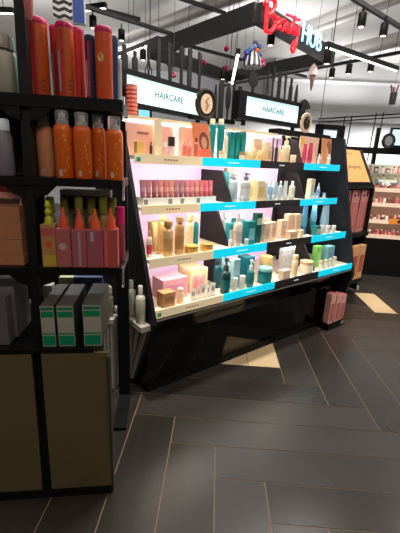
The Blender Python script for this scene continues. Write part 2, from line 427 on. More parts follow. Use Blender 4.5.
gs(squeeze, 0, 302.5, 308, 144, .05, 'red_tube', 'left of two crimson tubes over right blue strip on top shelf', 'tube', C(196, 26, 62), C(214, 60, 80), group='crimson tubes')
gs(squeeze, 0, 308, 314, 143, .05, 'red_tube', 'right of two crimson tubes over right blue strip on top shelf', 'tube', C(196, 26, 62), C(214, 60, 80), group='crimson tubes')
board('display_card', 'peach backdrop card with yellow corner behind crimson tubes', 'display card', 0, 297, 323, 137, .14, C(232, 186, 160), parts=(('printed_corner', .02, .22, .7, .95, C(236, 170, 60)),), wf=1.2)
p, w, h = gspot(0, 322, 336, 139, .08)
hc = thing('portrait_card', 'leaning card showing auburn hair at right end of top shelf', 'display card', p+Vector((0, 0, .0008)), GY)
obj('card', shx(BX(-w*.6, w*.6, 0, .006, 0, h)), C(214, 130, 80), hc)
obj('printed_hair', shx(ell(.03, h*.5, w*.3, h*.42, -.0008, -.0002)), C(150, 74, 36), hc)
obj('printed_face', shx(ell(.01, h*.45, w*.16, h*.25, -.0014, -.0008)), C(226, 160, 120), hc)
gs(bottle, 0, 317.5, 321, 154, .03, 'small_bottle', 'small clear white bottle before peach backdrop card', 'bottle', C(232, 220, 214), C(240, 236, 230))
gs(bottle, 0, 327, 331, 154, .03, 'small_bottle', 'small clear white bottle before auburn hair card', 'bottle', C(232, 220, 214), C(240, 236, 230))

# ---- tier 2
p, w, h = gspot(1, 142, 216, 196, .045)
u0_, _ = g_at(143, 200, TO[1]-.045); u1_, _ = g_at(215.5, 200, TO[1]-.045)
tr = thing('acrylic_tray', 'long white acrylic tray holding a row of pink tubes on second shelf', 'tray', GP((u0_+u1_)/2, TO[1]-.075, TZ[1]+.0008), GY)
tw = u1_-u0_
tb = bmesh.new(); bx(tb, -tw/2, tw/2, -.03, .05, 0, .004); bx(tb, -tw/2, tw/2, -.034, -.03, 0, .05); bx(tb, -tw/2, tw/2, .05, .054, 0, .05)
bx(tb, -tw/2, -tw/2+.004, -.03, .05, .004, .05); bx(tb, tw/2-.004, tw/2, -.03, .05, .004, .05)
obj('tray_body', tb, C(226, 224, 220, r=.25), tr)
for xx in (145.5, 170, 182, 198):
    q, _ = g_at(xx, 200, TO[1]-.045); q -= (u0_+u1_)/2
    obj('blank_label', BX(q-.014, q+.014, -.0352, -.0342, .008, .04), C(120, 120, 120), tr)
cols = [(160, 84, 92), (176, 92, 96), (150, 66, 70), (206, 110, 90), (196, 96, 84), (212, 124, 96), (176, 96, 110), (168, 90, 104), (206, 110, 112), (212, 100, 108), (214, 120, 110), (222, 96, 104), (226, 84, 100), (220, 90, 104)]
ords = ['first', 'second', 'third', 'fourth', 'fifth', 'sixth', 'seventh', 'eighth', 'ninth', 'tenth', 'eleventh', 'twelfth', 'thirteenth', 'fourteenth']
for i in range(14):
    uu = u0_ + tw*(i+.5)/14
    dk = cols[i]
    t = squeeze('hair_tint_tube', ords[i]+' pink flared tube from left in long white tray', 'tube', .043, .15, C(*dk), C(max(dk[0]-50, 20), dk[1]//2, dk[2]//2), group='pink tubes in the white tray', caph=.34, flare=1.3, band=C(min(dk[0]+25, 255), min(dk[1]+40, 255), min(dk[2]+36, 255)))
    put(t, GP(uu, TO[1]-.085, TZ[1]+.0055), GY+random.uniform(-.2, .2))
gs(squeeze, 1, 221.5, 230, 172, .17, 'squeeze_tube', 'teal tube with silver top behind frosted bottle on second shelf', 'tube', C(30, 130, 140), SILV, flare=1.15)
gs(carton, 1, 224, 233, 168, .26, 'carton', 'grey beige carton standing behind teal tube on second shelf', 'box', C(170, 156, 146), dd=.04)
gs(bottle, 1, 229, 238, 174, .06, 'spray_bottle', 'tall frosted silver spray bottle second shelf, left of two with grey caps', 'bottle', C(176, 196, 196, r=.2), SILV, top='pump', caph=.2, cw=.5)
gs(bottle, 1, 241, 251, 173, .06, 'spray_bottle', 'tall greyish pearl spray bottle second shelf, right of frosted silver one', 'bottle', C(170, 170, 166, r=.25), C(120, 124, 124), top='spray', caph=.24, band=C(200, 196, 188))
gs(jar, 1, 239, 243, 196, .03, 'mini_jar', 'tiny clear jar between two tall spray bottles', 'jar', C(206, 196, 190), C(226, 220, 214))
gs(carton, 1, 254, 264, 181, .06, 'oil_box', 'clear box of pale yellow oil at middle of second shelf', 'box', C(222, 206, 150, r=.2), C(206, 176, 90), dd=.05)
for i, (a, b, y, c) in enumerate(((264, 268, 183, (190, 200, 206)), (268, 273, 181, (140, 180, 206)), (273, 278, 182, (160, 192, 212)), (278, 282.5, 181, (186, 198, 206)), (282.5, 288, 181, (196, 204, 208)), (289, 295, 181, (206, 208, 190)))):
    gs(bottle if i % 2 else squeeze, 1, a, b, y, .06, 'conditioner_bottle' if i % 2 else 'conditioner_tube', ords[i]+' pale blue-grey container right of yellow oil box, second shelf', 'bottle' if i % 2 else 'tube', C(*c), C(214, 220, 222), group='pale blue containers on second shelf')
for i, (a, b) in enumerate(((266, 269), (271, 274), (284, 287), (290, 293))):
    gs(jar, 1, a, b, 195, .025, 'mini_jar', ords[i]+' of four tiny clear jars in front of pale blue containers', 'jar', C(206, 208, 206), C(224, 226, 226), group='tiny clear jars on second shelf')
gs(carton, 1, 307.5, 313.5, 179, .05, 'carton', 'pale khaki carton over right blue strip of second shelf', 'box', C(204, 200, 168), C(180, 190, 176), dd=.05)
gs(bottle, 1, 315.5, 320.5, 183, .05, 'spray_bottle', 'small blue spray bottle right of pale khaki carton', 'bottle', C(110, 130, 190), C(214, 220, 236), top='cone', caph=.4)
for i, (a, b) in enumerate(((310.5, 314.5), (314.5, 318), (321.5, 325))):
    gs(jar, 1, a, b, 193, .03, 'mini_jar', ords[i]+' of three tiny white jars near small blue spray bottle', 'jar', C(220, 224, 228), C(150, 190, 206), group='tiny white jars by blue spray')

# ---- tier 3
gs(carton, 2, 147, 172, 221, .25, 'gift_box', 'golden orange box behind gold bottles at left of third shelf', 'box', C(226, 164, 84), C(240, 200, 120), dd=.05, wf=.9)
gs(bottle, 2, 146.5, 152, 231, .07, 'rose_bottle', 'small clear bottle with red rose print, third shelf far left', 'bottle', C(232, 196, 170), C(226, 130, 120), band=C(206, 40, 70))
gs(squeeze, 2, 152, 158.5, 222, .19, 'gold_tube', 'left of two pale gold tubes on third shelf', 'tube', C(226, 186, 122, r=.3), GOLD)
gs(squeeze, 2, 157.5, 163, 226, .12, 'gold_tube', 'right of two pale gold tubes on third shelf', 'tube', C(230, 192, 130, r=.3), GOLD)
gs(bottle, 2, 163, 173.5, 221, .05, 'gold_bottle', 'wide gold bottle with shiny gold cap on third shelf', 'bottle', C(216, 172, 100, r=.3), GOLD, top='wide', caph=.16, band=C(196, 146, 70))
gs(bottle, 2, 175, 184.5, 217, .06, 'gold_bottle', 'tall brown-gold bottle, tallest beside the stacked gold discs', 'bottle', C(190, 140, 76, r=.3), C(206, 160, 90), top='wide', caph=.14, band=C(170, 118, 56))
gs(bottle, 2, 186, 194, 214, .14, 'cream_bottle', 'pale cream bottle behind stacked gold discs on third shelf', 'bottle', C(238, 214, 164), C(230, 190, 120), top='wide')
gs(bottle, 2, 193.5, 199, 215, .15, 'teal_bottle', 'narrow teal bottle tucked behind left stack of gold discs', 'bottle', C(20, 140, 150), C(230, 210, 170), top='wide')
for s, (a, b, yb) in enumerate(((184, 199, 252), (200, 214, 249))):
    p, w, h = gspot(2, a, b, 238 if s == 0 else 236, .055)
    for k in range(3):
        t = thing('wax_disc', ('bottom', 'middle', 'top')[k]+' gold tin disc of '+('left' if s == 0 else 'right')+' stack on third shelf', 'tin', p+Vector((0, 0, .0008+k*.0165)), GY, 'stacked gold discs')
        r = w/2*.98
        obj('tin_body', LA([(0, 0), (r*.93, 0), (r*.95, .009), (0, .009)]), C(196, 140, 50, r=.3, metal=.4), t, True)
        obj('lid', LA([(0, .009), (r, .009), (r, .0145), (r*.9, .016), (0, .016)]), C(226, 176, 84, r=.3, metal=.4), t, True)
gs(bottle, 2, 222, 231, 213, .26, 'clear_bottle', 'large clear white bottle behind teal items at left blue strip of third shelf', 'bottle', C(200, 220, 222, r=.15), C(226, 236, 236), top='wide')
gs(carton, 2, 226.5, 232.5, 223, .10, 'carton', 'small teal carton left of white pump bottle on third shelf', 'box', C(20, 150, 160), C(226, 238, 236), dd=.04)
gs(bottle, 2, 234, 243, 213, .05, 'pump_bottle', 'white pump bottle with beige label on third shelf', 'bottle', C(224, 206, 190), C(236, 226, 214), top='pump', caph=.24, band=C(200, 176, 160))
gs(bottle, 2, 239, 246, 213, .12, 'teal_bottle', 'teal bottle with white cap behind white pump bottle', 'bottle', C(16, 140, 150), C(236, 240, 240), top='cap')
gs(carton, 2, 244, 254.5, 221, .06, 'carton', 'teal carton right of white pump bottle on third shelf', 'box', C(10, 124, 128), C(120, 190, 190), dd=.06)
gs(carton, 2, 253.5, 261, 213, .08, 'carton', 'tall dark green carton with pale top band on third shelf', 'box', C(6, 78, 70), group=None, bands=((.62, .84, C(160, 190, 160)),), dd=.05)
gs(jar, 2, 228, 232, 240, .03, 'mini_jar', 'tiny frosted jar below small teal carton on third shelf', 'jar', C(214, 214, 206), C(236, 234, 228))
gs(jar, 2, 244, 248, 239, .025, 'mini_jar', 'tiny frosted jar before teal carton on third shelf', 'jar', C(214, 214, 206), C(236, 234, 228))
for i, (a, b, y, bk) in enumerate(((261.5, 269, 223, .06), (268, 275.5, 222, .08), (277, 286, 220, .10), (284, 293, 214, .15), (292, 300.5, 214, .13))):
    gs(carton, 2, a, b, y, bk, 'beige_carton', ords[i]+' from left of the upright beige cartons over black strip, third shelf', 'box', C(226-3*i, 196-4*i, 166-4*i), C(200, 160, 132), dd=.05, group='upright beige cartons', wf=.95)
gs(carton, 2, 283, 299, 231, .045, 'beige_carton', 'wide low beige carton lying before upright beige cartons', 'box', C(230, 200, 160), C(206, 170, 126), dd=.05, wf=.8)
gs(carton, 2, 298, 302.5, 230, .04, 'carton', 'small cream upright carton at right end of black strip, third shelf', 'box', C(236, 214, 180), dd=.03)
gs(squeeze, 2, 301.5, 308.5, 206, .12, 'blue_tube', 'left of two sky blue tubes at right end of third shelf', 'tube', C(80, 160, 206), C(24, 110, 150), caph=.3)
gs(squeeze, 2, 310, 318, 205, .16, 'blue_tube', 'right of two sky blue tubes at right end of third shelf', 'tube', C(116, 186, 220), C(40, 150, 170), caph=.4)
gs(squeeze, 2, 320, 331, 205, .10, 'silver_tube', 'large silver-blue tube at far right of third shelf', 'tube', C(150, 186, 206, r=.3), C(196, 186, 160), flare=1.2, caph=.28)
gs(carton, 2, 312, 319, 226, .04, 'carton', 'low teal and cream carton under sky blue tubes', 'box', C(20, 120, 120), C(190, 196, 180), dd=.05)
for i, (a, b) in enumerate(((319.5, 323.5), (325, 329.5), (330.5, 335))):
    gs(jar, 2, a, b, 225.5, .03, 'mini_jar', ords[i]+' of three small white jars at right end of third shelf', 'jar', C(226, 216, 206), C(240, 236, 230), group='small white jars third shelf')

# ---- tier 4
p, w, h = gspot(3, 152, 186, 273, .17)
gs(carton, 3, 151, 189, 276, .20, 'gift_box', 'large pink and mauve gift box at left of bottom shelf', 'box', C(226, 150, 170), C(206, 120, 160), dd=.14, wf=.75)
gs(carton, 3, 178, 207, 266, .24, 'gift_box', 'pale yellow and pink box behind large pink gift box', 'box', C(232, 206, 150), C(226, 150, 160), dd=.16, wf=.72)
gs(carton, 3, 156, 176, 291, .075, 'kraft_box', 'small brown kraft box at front left of bottom shelf', 'box', C(176, 120, 66, r=.7), C(130, 84, 44), dd=.075, wf=.72)
gs(bottle, 3, 176.5, 184, 288, .06, 'cream_bottle', 'small cream bottle right of brown kraft box', 'bottle', C(226, 190, 140), C(230, 206, 160), top='wide')
gs(bottle, 3, 196.5, 203, 274, .12, 'pink_bottle', 'small pink pump bottle before pale yellow box on bottom shelf', 'bottle', C(216, 130, 130), C(236, 206, 190), top='pump')
for i, (a, b, y) in enumerate(((190, 196, 289), (195.5, 201, 287), (200, 206, 284), (205, 211, 285), (210, 215.5, 283))):
    p, w, h = gspot(3, a, b, y, .05)
    t = thing('price_ticket', ords[i]+' from left of five small clear ticket stands on bottom shelf', 'price tag', p+Vector((0, 0, .0008)), GY+(.35 if i % 2 else -.2), 'clear ticket stands')
    obj('stand', BX(-w*.45, w*.45, -.012, .012, 0, .004), CLEAR, t)
    obj('card', BX(-w*.45, w*.45, -.0015, .0015, .004, max(h, .03)), C(232, 226, 216), t)
    obj('printed_mark', BX(-w*.25, w*.25, -.0022, -.0016, max(h, .03)*.4, max(h, .03)*.75), C(140, 130, 124), t)
gs(bottle, 3, 221.5, 231.5, 258, .05, 'pump_bottle', 'dark teal pump bottle with white nozzle on bottom shelf', 'bottle', C(8, 60, 64, r=.2), C(60, 70, 66), top='pump', caph=.34, band=C(14, 96, 100))
gs(bottle, 3, 214, 221, 258, .17, 'teal_bottle', 'dark teal bottle behind dark teal pump bottle', 'bottle', C(14, 74, 84), C(16, 40, 46), top='wide')
gs(carton, 3, 230.5, 239, 259, .10, 'carton', 'two-tone pale blue and teal carton on bottom shelf', 'box', C(160, 206, 214), bands=((.03, .45, C(60, 160, 170)),), dd=.05)
gs(carton, 3, 238.5, 253, 256, .17, 'carton', 'large dark teal carton with pale blue edge on bottom shelf', 'box', C(8, 92, 108), C(30, 130, 150), dd=.10, wf=.8)
gs(bottle, 3, 247.5, 255, 260, .05, 'pump_bottle', 'teal pump bottle with white pump beside teal jar', 'bottle', C(24, 112, 108), C(226, 222, 206), top='pump', caph=.36)
gs(jar, 3, 257.5, 272, 267.5, .06, 'mask_jar', 'wide dark teal jar with pale mint lid on bottom shelf', 'jar', C(10, 96, 96, r=.25), C(130, 190, 180), lidh=.2, band=C(30, 126, 122))
gs(jar, 3, 259, 272, 256, .17, 'gold_jar', 'brown-gold jar behind wide dark teal jar on bottom shelf', 'jar', C(176, 150, 100), C(196, 160, 90))
for i, (a, b, y) in enumerate(((232, 237.5, 278), (239, 245, 276))):
    gs(jar, 3, a, b, y, .05, 'mini_jar', ('left', 'right')[i]+' of two small cream jars before teal cartons on bottom shelf', 'jar', C(230, 214, 190), C(240, 232, 216), group='small cream jars bottom shelf')
# crumpled foil pouch
p, w, h = gspot(3, 275, 299, 247, .17)
t = thing('foil_pouch', 'crumpled silver foil pouch standing on bottom shelf', 'pouch', p+Vector((0, 0, .0008)), GY)
fbm = bmesh.new()
nx, nz_ = 12, 10; grid = {}
for i in range(nx+1):
    for k in range(nz_+1):
        a = i/nx*2-1; b = k/nz_
        th = .03*(1-a*a)**.5*(1-b)**.4*1.2 if abs(a) < 1 and b < 1 else 0
        for s in (-1, 1):
            grid[i, k, s] = fbm.verts.new((a*w*.5, s*(th+.001)+random.uniform(-.005, .005), max(b*h+(random.uniform(-.004, .004) if 0 < k else 0), 0)))
for s in (-1, 1):
    for i in range(nx):
        for k in range(nz_):
            fbm.faces.new((grid[i, k, s], grid[i+1, k, s], grid[i+1, k+1, s], grid[i, k+1, s]))
bmesh.ops.recalc_face_normals(fbm, faces=fbm.faces)
obj('pouch_body', fbm, C(206, 210, 214, r=.25, metal=.6), t)
obj('sealed_top', BX(-w*.5, w*.5, -.003, .003, h*.94, h*1.0), C(190, 194, 200, r=.25, metal=.6), t)
gs(bottle, 3, 292, 298.5, 255, .06, 'cream_bottle', 'slim beige bottle beside silver foil pouch on bottom shelf', 'bottle', C(220, 190, 150), C(214, 176, 130), top='wide')
gs(jar, 3, 299, 313, 261, .07, 'cream_jar', 'wide white jar with beige lid at right end of black strip', 'jar', C(234, 218, 190), C(206, 166, 124), lidh=.25)
gs(carton, 3, 277, 291, 270, .04, 'carton', 'low pinkish cream carton before silver foil pouch', 'box', C(226, 186, 154), C(236, 210, 180), dd=.05, wf=.8)
gs(carton, 3, 312.5, 321, 246, .14, 'carton', 'bright green carton in right corner of bottom shelf', 'box', C(120, 196, 90), C(160, 214, 120), dd=.05)
gs(carton, 3, 320, 335, 246, .13, 'carton', 'pale blue carton right of bright green carton', 'box', C(120, 180, 190), C(100, 150, 180), dd=.07, wf=.8)
for i, (a, b, y) in enumerate(((318, 322, 261), (323, 327, 260), (327.5, 331, 259), (331.5, 335.5, 257))):
    gs(jar, 3, a, b, y, .06, 'mini_jar', ords[i]+' of four small cream jars in right corner of bottom shelf', 'jar', C(226, 214, 190), C(200, 180, 150), group='small cream jars right corner')

def behind(src_label, du, do, lab):
    src = next(o for o in bpy.data.objects if o.get('label') == src_label)
    r = src.copy(); COL.objects.link(r); r['label'] = lab
    if 'group' in r: del r['group']
    r.location = src.location + U*du + N*(-do)
    for ch in src.children:
        c = ch.copy(); COL.objects.link(c); c.parent = r
        for g in ch.children:
            d = g.copy(); COL.objects.link(d); d.parent = c
for a in (
    ('tall frosted silver spray bottle second shelf, left of two with grey caps', .10, .13, 'frosted silver spray bottle in the back row behind the pearl spray bottle'),
    ('clear box of pale yellow oil at middle of second shelf', .02, .12, 'pale yellow oil box in the back row behind the front oil box'),
    ('sixth pale blue-grey container right of yellow oil box, second shelf', -.09, .12, 'pale container in the back row behind the blue-grey containers, second shelf'),
    ('second pale blue-grey container right of yellow oil box, second shelf', .03, .13, 'pale blue container in the back row right behind the yellow oil box'),
    ('tall brown-gold bottle, tallest beside the stacked gold discs', -.05, .12, 'brown-gold bottle in the back row behind the wide gold bottle'),
    ('teal carton right of white pump bottle on third shelf', .0, .13, 'teal carton in the back row behind the front teal carton, third shelf'),
    ('first from left of the upright beige cartons over black strip, third shelf', .04, .16, 'beige carton in the back row behind the first upright cartons'),
    ('second from left of the upright beige cartons over black strip, third shelf', .10, .15, 'beige carton in the back row behind the second upright carton'),
    ('two-tone pale blue and teal carton on bottom shelf', .06, .20, 'pale blue and teal carton in the back row of the bottom shelf'),
    ('teal pump bottle with white pump beside teal jar', .06, .22, 'teal pump bottle in the back row behind the teal jar'),
): behind(*a)
# ---- pink stacked cans on top of the gondola's left end, in front of the sign
p = GP(.045, -.345, 1.79)
u_, z_ = g_at(133, 118, -.35)
t = thing('ribbed_canister', 'tall coral ribbed canister at left end of display top', 'canister', GP(u_, -.365, 1.7575), GY)
zt_ = g_at(131, 87, -.365)[1]-1.7575; r = .036
prof = [(0, 0)]
for i in range(7):
    z0 = zt_*i/7; prof += [(r*.9, z0+.002), (r, z0+.006), (r, z0+zt_/7-.006), (r*.9, z0+zt_/7-.001)]
prof += [(0, zt_)]
obj('canister_body', LA(prof), C(226, 84, 56), t, True)
obj('rim_cap', LA([(0, zt_), (r*.95, zt_), (r*.95, zt_+.012), (0, zt_+.012)]), C(232, 120, 90), t, True)

# ------------------------------------------------------------------ illuminated signs above the gondola
SIGN = mat((206, 240, 246), .5, emit=.95, var=.015)
def signbox(corners, frame, yaw, p0, label, size):
    y = math.radians(yaw); n = Vector((math.sin(y), -math.cos(y), 0)); X = Vector((math.cos(y), math.sin(y), 0))
    def Q(c): q = on_plane(c[0], c[1], p0, n); return (q-p0).dot(X), q.z
    pts = [Q(c) for c in corners]; fp = [Q(c) for c in frame]
    x0 = (pts[0][0]+pts[3][0])/2; x1 = (pts[1][0]+pts[2][0])/2
    z1 = (pts[0][1]+pts[1][1])/2; z0 = (pts[2][1]+pts[3][1])/2
    fx0 = min(fp[0][0], fp[3][0]); fx1 = max(fp[1][0], fp[2][0]); fz1 = (fp[0][1]+fp[1][1])/2; fz0 = (fp[2][1]+fp[3][1])/2
    base = Vector((p0.x, p0.y, fz0))
    t = thing('light_box_sign', label, 'sign', base, y)
    b = bmesh.new(); D = .07
    bx(b, fx0, fx1, 0, D, 0, z0-fz0); bx(b, fx0, fx1, 0, D, z1-fz0, fz1-fz0)
    bx(b, fx0, x0, 0, D, z0-fz0, z1-fz0); bx(b, x1, fx1, 0, D, z0-fz0, z1-fz0); bx(b, x0, x1, .03, D, z0-fz0, z1-fz0)
    obj('sign_frame', b, BLACK, t)
    pan = obj('lit_panel', BX(x0, x1, .008, .03, z0-fz0, z1-fz0), SIGN, t)
    tx = text_bm('HAIRCARE', size)
    bmesh.ops.translate(tx, verts=tx.verts, vec=((x0+x1)/2, .006, (z0+z1)/2-fz0))
    obj('lettering', tx, mat((96, 110, 118), .6), pan)
    for xx in (fx0+.1, fx1-.1): obj('support_post', BX(xx-.012, xx+.012, .03, .055, 1.80-fz0, 0), BLACK, t)
    return X, n, base, fx0, fx1, fz1, y
s1 = signbox([(126, 71), (207, 98), (202, 119), (128, 97)], [(119, 65), (211, 93), (205, 122), (119, 100)], 52, GP(.3, -.46), 'lit HAIRCARE sign over left half of the display', .062)
s2 = signbox([(246, 96), (299, 106), (298, 124), (247, 115)], [(240, 90), (303, 103), (303, 129), (241, 118)], 38, GP(1.4, -.42), 'lit HAIRCARE sign over right half of the display', .058)
# header rail between the signs, with the black cut-outs standing on it
rl = thing('header_rail', 'black header rail joining the two lit signs', 'rail', GP(.92, -.52, 1.805), GY)
obj('rail', BX(-.28, .16, -.02, .02, 0, .03), BLACK, rl)
obj('support_post', BX(-.1, -.07, -.012, .012, -.054, 0), BLACK, rl)
def logo(px, py, rpx, X, n, p0, label, col):
    q = on_plane(px, py, p0, n); R_ = rpx*depth_of(q)/F
    t = thing('round_emblem', label, 'emblem', q, math.atan2(X.y, X.x))
    obj('ring', TU([(R_*math.cos(a)*.9, 0, R_*math.sin(a)) for a in [2*PI*i/28 for i in range(29)]], R_*.13), C(30, 24, 22), t, True)
    obj('disc', ell(0, 0, R_*.86, R_*.96, -.006, .01, 28), C(40, 30, 26) if col == 0 else C(60, 60, 62), t)
    obj('face_disc', ell(0, 0, R_*.55, R_*.7, -.012, -.006, 28), [C(236, 196, 158, emit=.3), C(190, 190, 190)][col] , t)
    if col == 0: obj('brush_mark', TU([(-R_*.05, -.014, -R_*.45), (R_*.12, -.014, -R_*.1), (-R_*.12, -.014, R_*.15), (R_*.08, -.014, R_*.45)], R_*.07), C(196, 146, 112), t, True)
    return t
logo(206, 104, 13, U, N, GP(.67, -.35), 'round black-rimmed emblem with beige disc at right of left sign', 0)
t = logo(306, 123, 8.5, U, N, GP(1.82, -.31), 'round cream emblem with dark centre at right of right sign', 0)
for ch in t.children:
    if ch.name.startswith('ring'): ch.data.materials[0] = C(236, 200, 160)
    if ch.name.startswith('disc'): ch.data.materials[0] = C(232, 196, 156)
    if ch.name.startswith('face'): ch.data.materials[0] = C(24, 20, 20)
    if ch.name.startswith('brush'): ch.data.materials[0] = C(120, 90, 60)

LGT[:] = [0, 0]
# black cut-out silhouettes standing on the signs
def cut(px, ybase, ytop, wpx, shape, S, label, name, yoff=.035, col=None):
    X, n, base, fx0, fx1, fz1, yw = S
    p0 = base - n*yoff
    q = on_plane(px, ytop, p0, n); q0 = on_plane(px, ybase, p0, n)
    zb = fz1 if fz1 else q0.z
    q0 = p0 + X*((q0-p0).dot(X)); h = q.z - zb; w = wpx*depth_of(q)/F
    t = thing(name, label, 'cut-out', Vector((q0.x, q0.y, zb+.0005)), yw, 'black cut-outs of hair tools')
    m_ = col or mat((26, 24, 25), .7)
    T = (-.005, .005)
    if shape == 'bottle':
        obj('silhouette', PR([(-w/2, 0), (w/2, 0), (w/2, h*.62), (w*.2, h*.74), (w*.2, h*.8), (w*.28, h*.8), (w*.28, h), (-w*.28, h), (-w*.28, h*.8), (-w*.2, h*.8), (-w*.2, h*.74), (-w/2, h*.62)], *T, axis='y'), m_, t)
    elif shape == 'round':
        n_ = 24
        obj('handle', BX(-w*.12, w*.12, *T, 0, h*.34), m_, t)
        obj('brush_head', PR([(w/2*math.cos(2*PI*i/n_), h*.64+h*.36*math.sin(2*PI*i/n_)) for i in range(n_)], *T, axis='y'), m_, t)
    elif shape == 'brush':
        obj('handle', PR([(-w*.22, 0), (w*.22, 0), (w*.16, h*.5), (-w*.16, h*.5)], *T, axis='y'), m_, t)
        b = PR([(-w*.2, h*.5), (w*.2, h*.5), (w*.3, h*.97), (w*.1, h), (-w*.1, h), (-w*.3, h*.97)], *T, axis='y')
        for i in range(9): bx(b, -w*.5, w*.5, T[0], T[1], h*(.55+i*.047), h*(.55+i*.047)+h*.02)
        obj('brush_head', b, m_, t)
    elif shape == 'comb':
        obj('handle', PR([(-w*.2, 0), (w*.2, 0), (w*.3, h*.4), (-w*.3, h*.4)], *T, axis='y'), m_, t)
        b = BX(-w*.5, -w*.1, *T, h*.4, h)
        for i in range(12): bx(b, -w*.1, w*.5, T[0], T[1], h*(.41+i*.049), h*(.41+i*.049)+h*.024)
        obj('comb_teeth', b, m_, t)
    elif shape == 'scissors':
        def ring(cx): return TU([(cx+w*.2*math.cos(2*PI*i/16), 0, h*.12+h*.115*math.sin(2*PI*i/16)) for i in range(17)], w*.06, 6)
        a = ring(-w*.26); tube(a, [(-w*.2, 0, h*.24), (w*.05, 0, h*.5), (w*.22, 0, h)], [w*.1, w*.11, w*.03], 6)
        obj('blade', a, m_, t)
        a = ring(w*.26); tube(a, [(w*.2, 0, h*.24), (-w*.05, 0, h*.5), (-w*.22, 0, h)], [w*.1, w*.11, w*.03], 6)
        obj('blade', a, m_, t)
    elif shape == 'taper':
        obj('silhouette', PR([(-w*.5, 0), (w*.5, 0), (w*.45, h*.55), (w*.12, h*.98), (-w*.12, h), (-w*.45, h*.55)], *T, axis='y'), m_, t)
    elif shape == 'flat':
        obj('silhouette', PR([(-w*.5, 0), (w*.5, 0), (w*.5, h*.92), (w*.25, h), (-w*.25, h), (-w*.5, h*.92)], *T, axis='y'), m_, t)
    return t
cut(124.5, 68, 45, 8, 'bottle', s1, 'black fat bottle silhouette at left end of left sign', 'bottle_cutout')
cut(135, 71, 51, 6.5, 'bottle', s1, 'black small bottle silhouette second from left on left sign', 'bottle_cutout')
cut(148.5, 76, 40, 10, 'scissors', s1, 'black open scissors silhouette on left sign', 'scissors_cutout')
cut(158.5, 78, 38, 4.5, 'flat', s1, 'black narrow straightener silhouette right of scissors on left sign', 'straightener_cutout')
cut(170, 82, 43, 8.5, 'comb', s1, 'black toothed comb silhouette on left sign', 'comb_cutout')
cut(181, 85, 46, 9, 'brush', s1, 'black bristled brush silhouette right of comb on left sign', 'brush_cutout')
cut(189, 88, 47, 6, 'flat', s1, 'black tall flat bar silhouette on left sign', 'straightener_cutout')
cut(199, 91, 52, 6, 'comb', s1, 'black comb silhouette at right end of left sign', 'comb_cutout')
s3 = (U, N, GP(.92, -.52, 1.805), 0, 0, 1.836, GY)
cut(214.5, 116, 84, 4, 'taper', s3, 'black small tapered silhouette right of round emblem between signs', 'bottle_cutout', 0)
cut(220, 117, 81, 6, 'flat', s3, 'black wide flat bar silhouette between signs', 'straightener_cutout', 0)
cut(227, 118, 85, 6, 'round', s3, 'black hand brush silhouette between signs', 'brush_cutout', 0)
cut(232.3, 119, 80, 3.2, 'flat', s3, 'black thin stick silhouette between signs', 'stick_cutout', 0)
cut(238, 120, 86, 8, 'bottle', s3, 'black spray can silhouette just left of right sign', 'bottle_cutout', 0)
cut(252.5, 93, 71, 13, 'round', s2, 'black big oval brush silhouette at left of right sign', 'brush_cutout')
cut(266.5, 96, 62, 6, 'scissors', s2, 'black scissors silhouette on right sign', 'scissors_cutout')
cut(271.8, 97, 66, 4, 'brush', s2, 'black narrow brush silhouette right of scissors on right sign', 'brush_cutout')
cut(278, 98, 71, 4.5, 'flat', s2, 'black flat bar silhouette middle of right sign', 'straightener_cutout')
cut(284, 100, 73, 3, 'comb', s2, 'black thin comb silhouette on right sign', 'comb_cutout')
cut(289.6, 101, 78, 5, 'bottle', s2, 'black slender bottle silhouette on right sign', 'bottle_cutout')
cut(295.4, 102, 84, 4, 'taper', s2, 'black pointed nail-brush silhouette at right end of right sign', 'brush_cutout')
# hair dryer cut-out at the end of the right sign
q = on_plane(304, 106, s2[2], s2[1]); sc_ = depth_of(q)/F
t = thing('dryer_cutout', 'black hair dryer silhouette jutting from right sign end', 'cut-out', q + N*.0, s2[6], 'black cut-outs of hair tools')
q2 = [(-6, 4), (-1, 6), (4, 4.5), (9, 0), (8, -2), (3, -3), (-1, -2.5), (-2.5, -7), (-5, -7), (-4, -1)]
obj('silhouette', PR([(a*sc_, b*sc_) for a, b in q2], -.012, -.002, axis='y'), mat((26, 24, 25), .7), t)

# ------------------------------------------------------------------ left shelving unit
lean = lambda z: .1*z
left = thing('shelving_rack', 'black metal shelving rack with gold-brown base panels at left foreground', 'shelving', L0, LY)
# local: x = s, y = d
def lbar(s0, s1_, z0, z1, t0=0.0, th=.035, name='post'):
    b = BX(s0, s1_, 0, th, z0, z1)
    for v in b.verts: v.co.y += lean(v.co.z)+t0
    return obj(name, b, BLACK, left)
lbar(-.318, -.284, 0, 2.3, th=.05)
lbar(-.93, -.90, 0, 2.3)
obj('rear_post', BX(-.046, .022, .70, .74, 0, 1.64), BLACKM, left)
obj('rear_beam', BX(-.93, .022, .70, .74, 1.60, 1.64), BLACKM, left)
obj('rear_foot', BX(-.046, .022, .40, .70, 0, .02), BLACKM, left)
LT = [1.708, 1.416, 1.068, .742]
LD = [.155, .10, .10, .03]
for i, z in enumerate(LT[:3]):
    d0 = lean(z)-.012 if i else lean(z)-.02
    tk = .042 if i == 0 else .03
    sh = obj('shelf', BX(-.93, .058-.004*i, d0, .39, z-tk, z), BLACK, left)
    for sx, sgn in ((-.315, -1), (-.280, 1)):
        obj('gusset', PR([(sx, z-tk-.0005), (sx+sgn*.08, z-tk-.0005), (sx+sgn*.045, z-tk-.035), (sx+sgn*.0, z-tk-.05)], d0+.004, d0+.012, axis='y'), BLACK, sh)
    obj('price_holder', BX(.0535-.004*i, .0575-.004*i, d0-.012, d0+.03, z-.03, z+.055) if 0 else BX(.056-.004*i, .062-.004*i, d0-.02, d0+.015, z-.075, z+.01), CLEAR, sh)
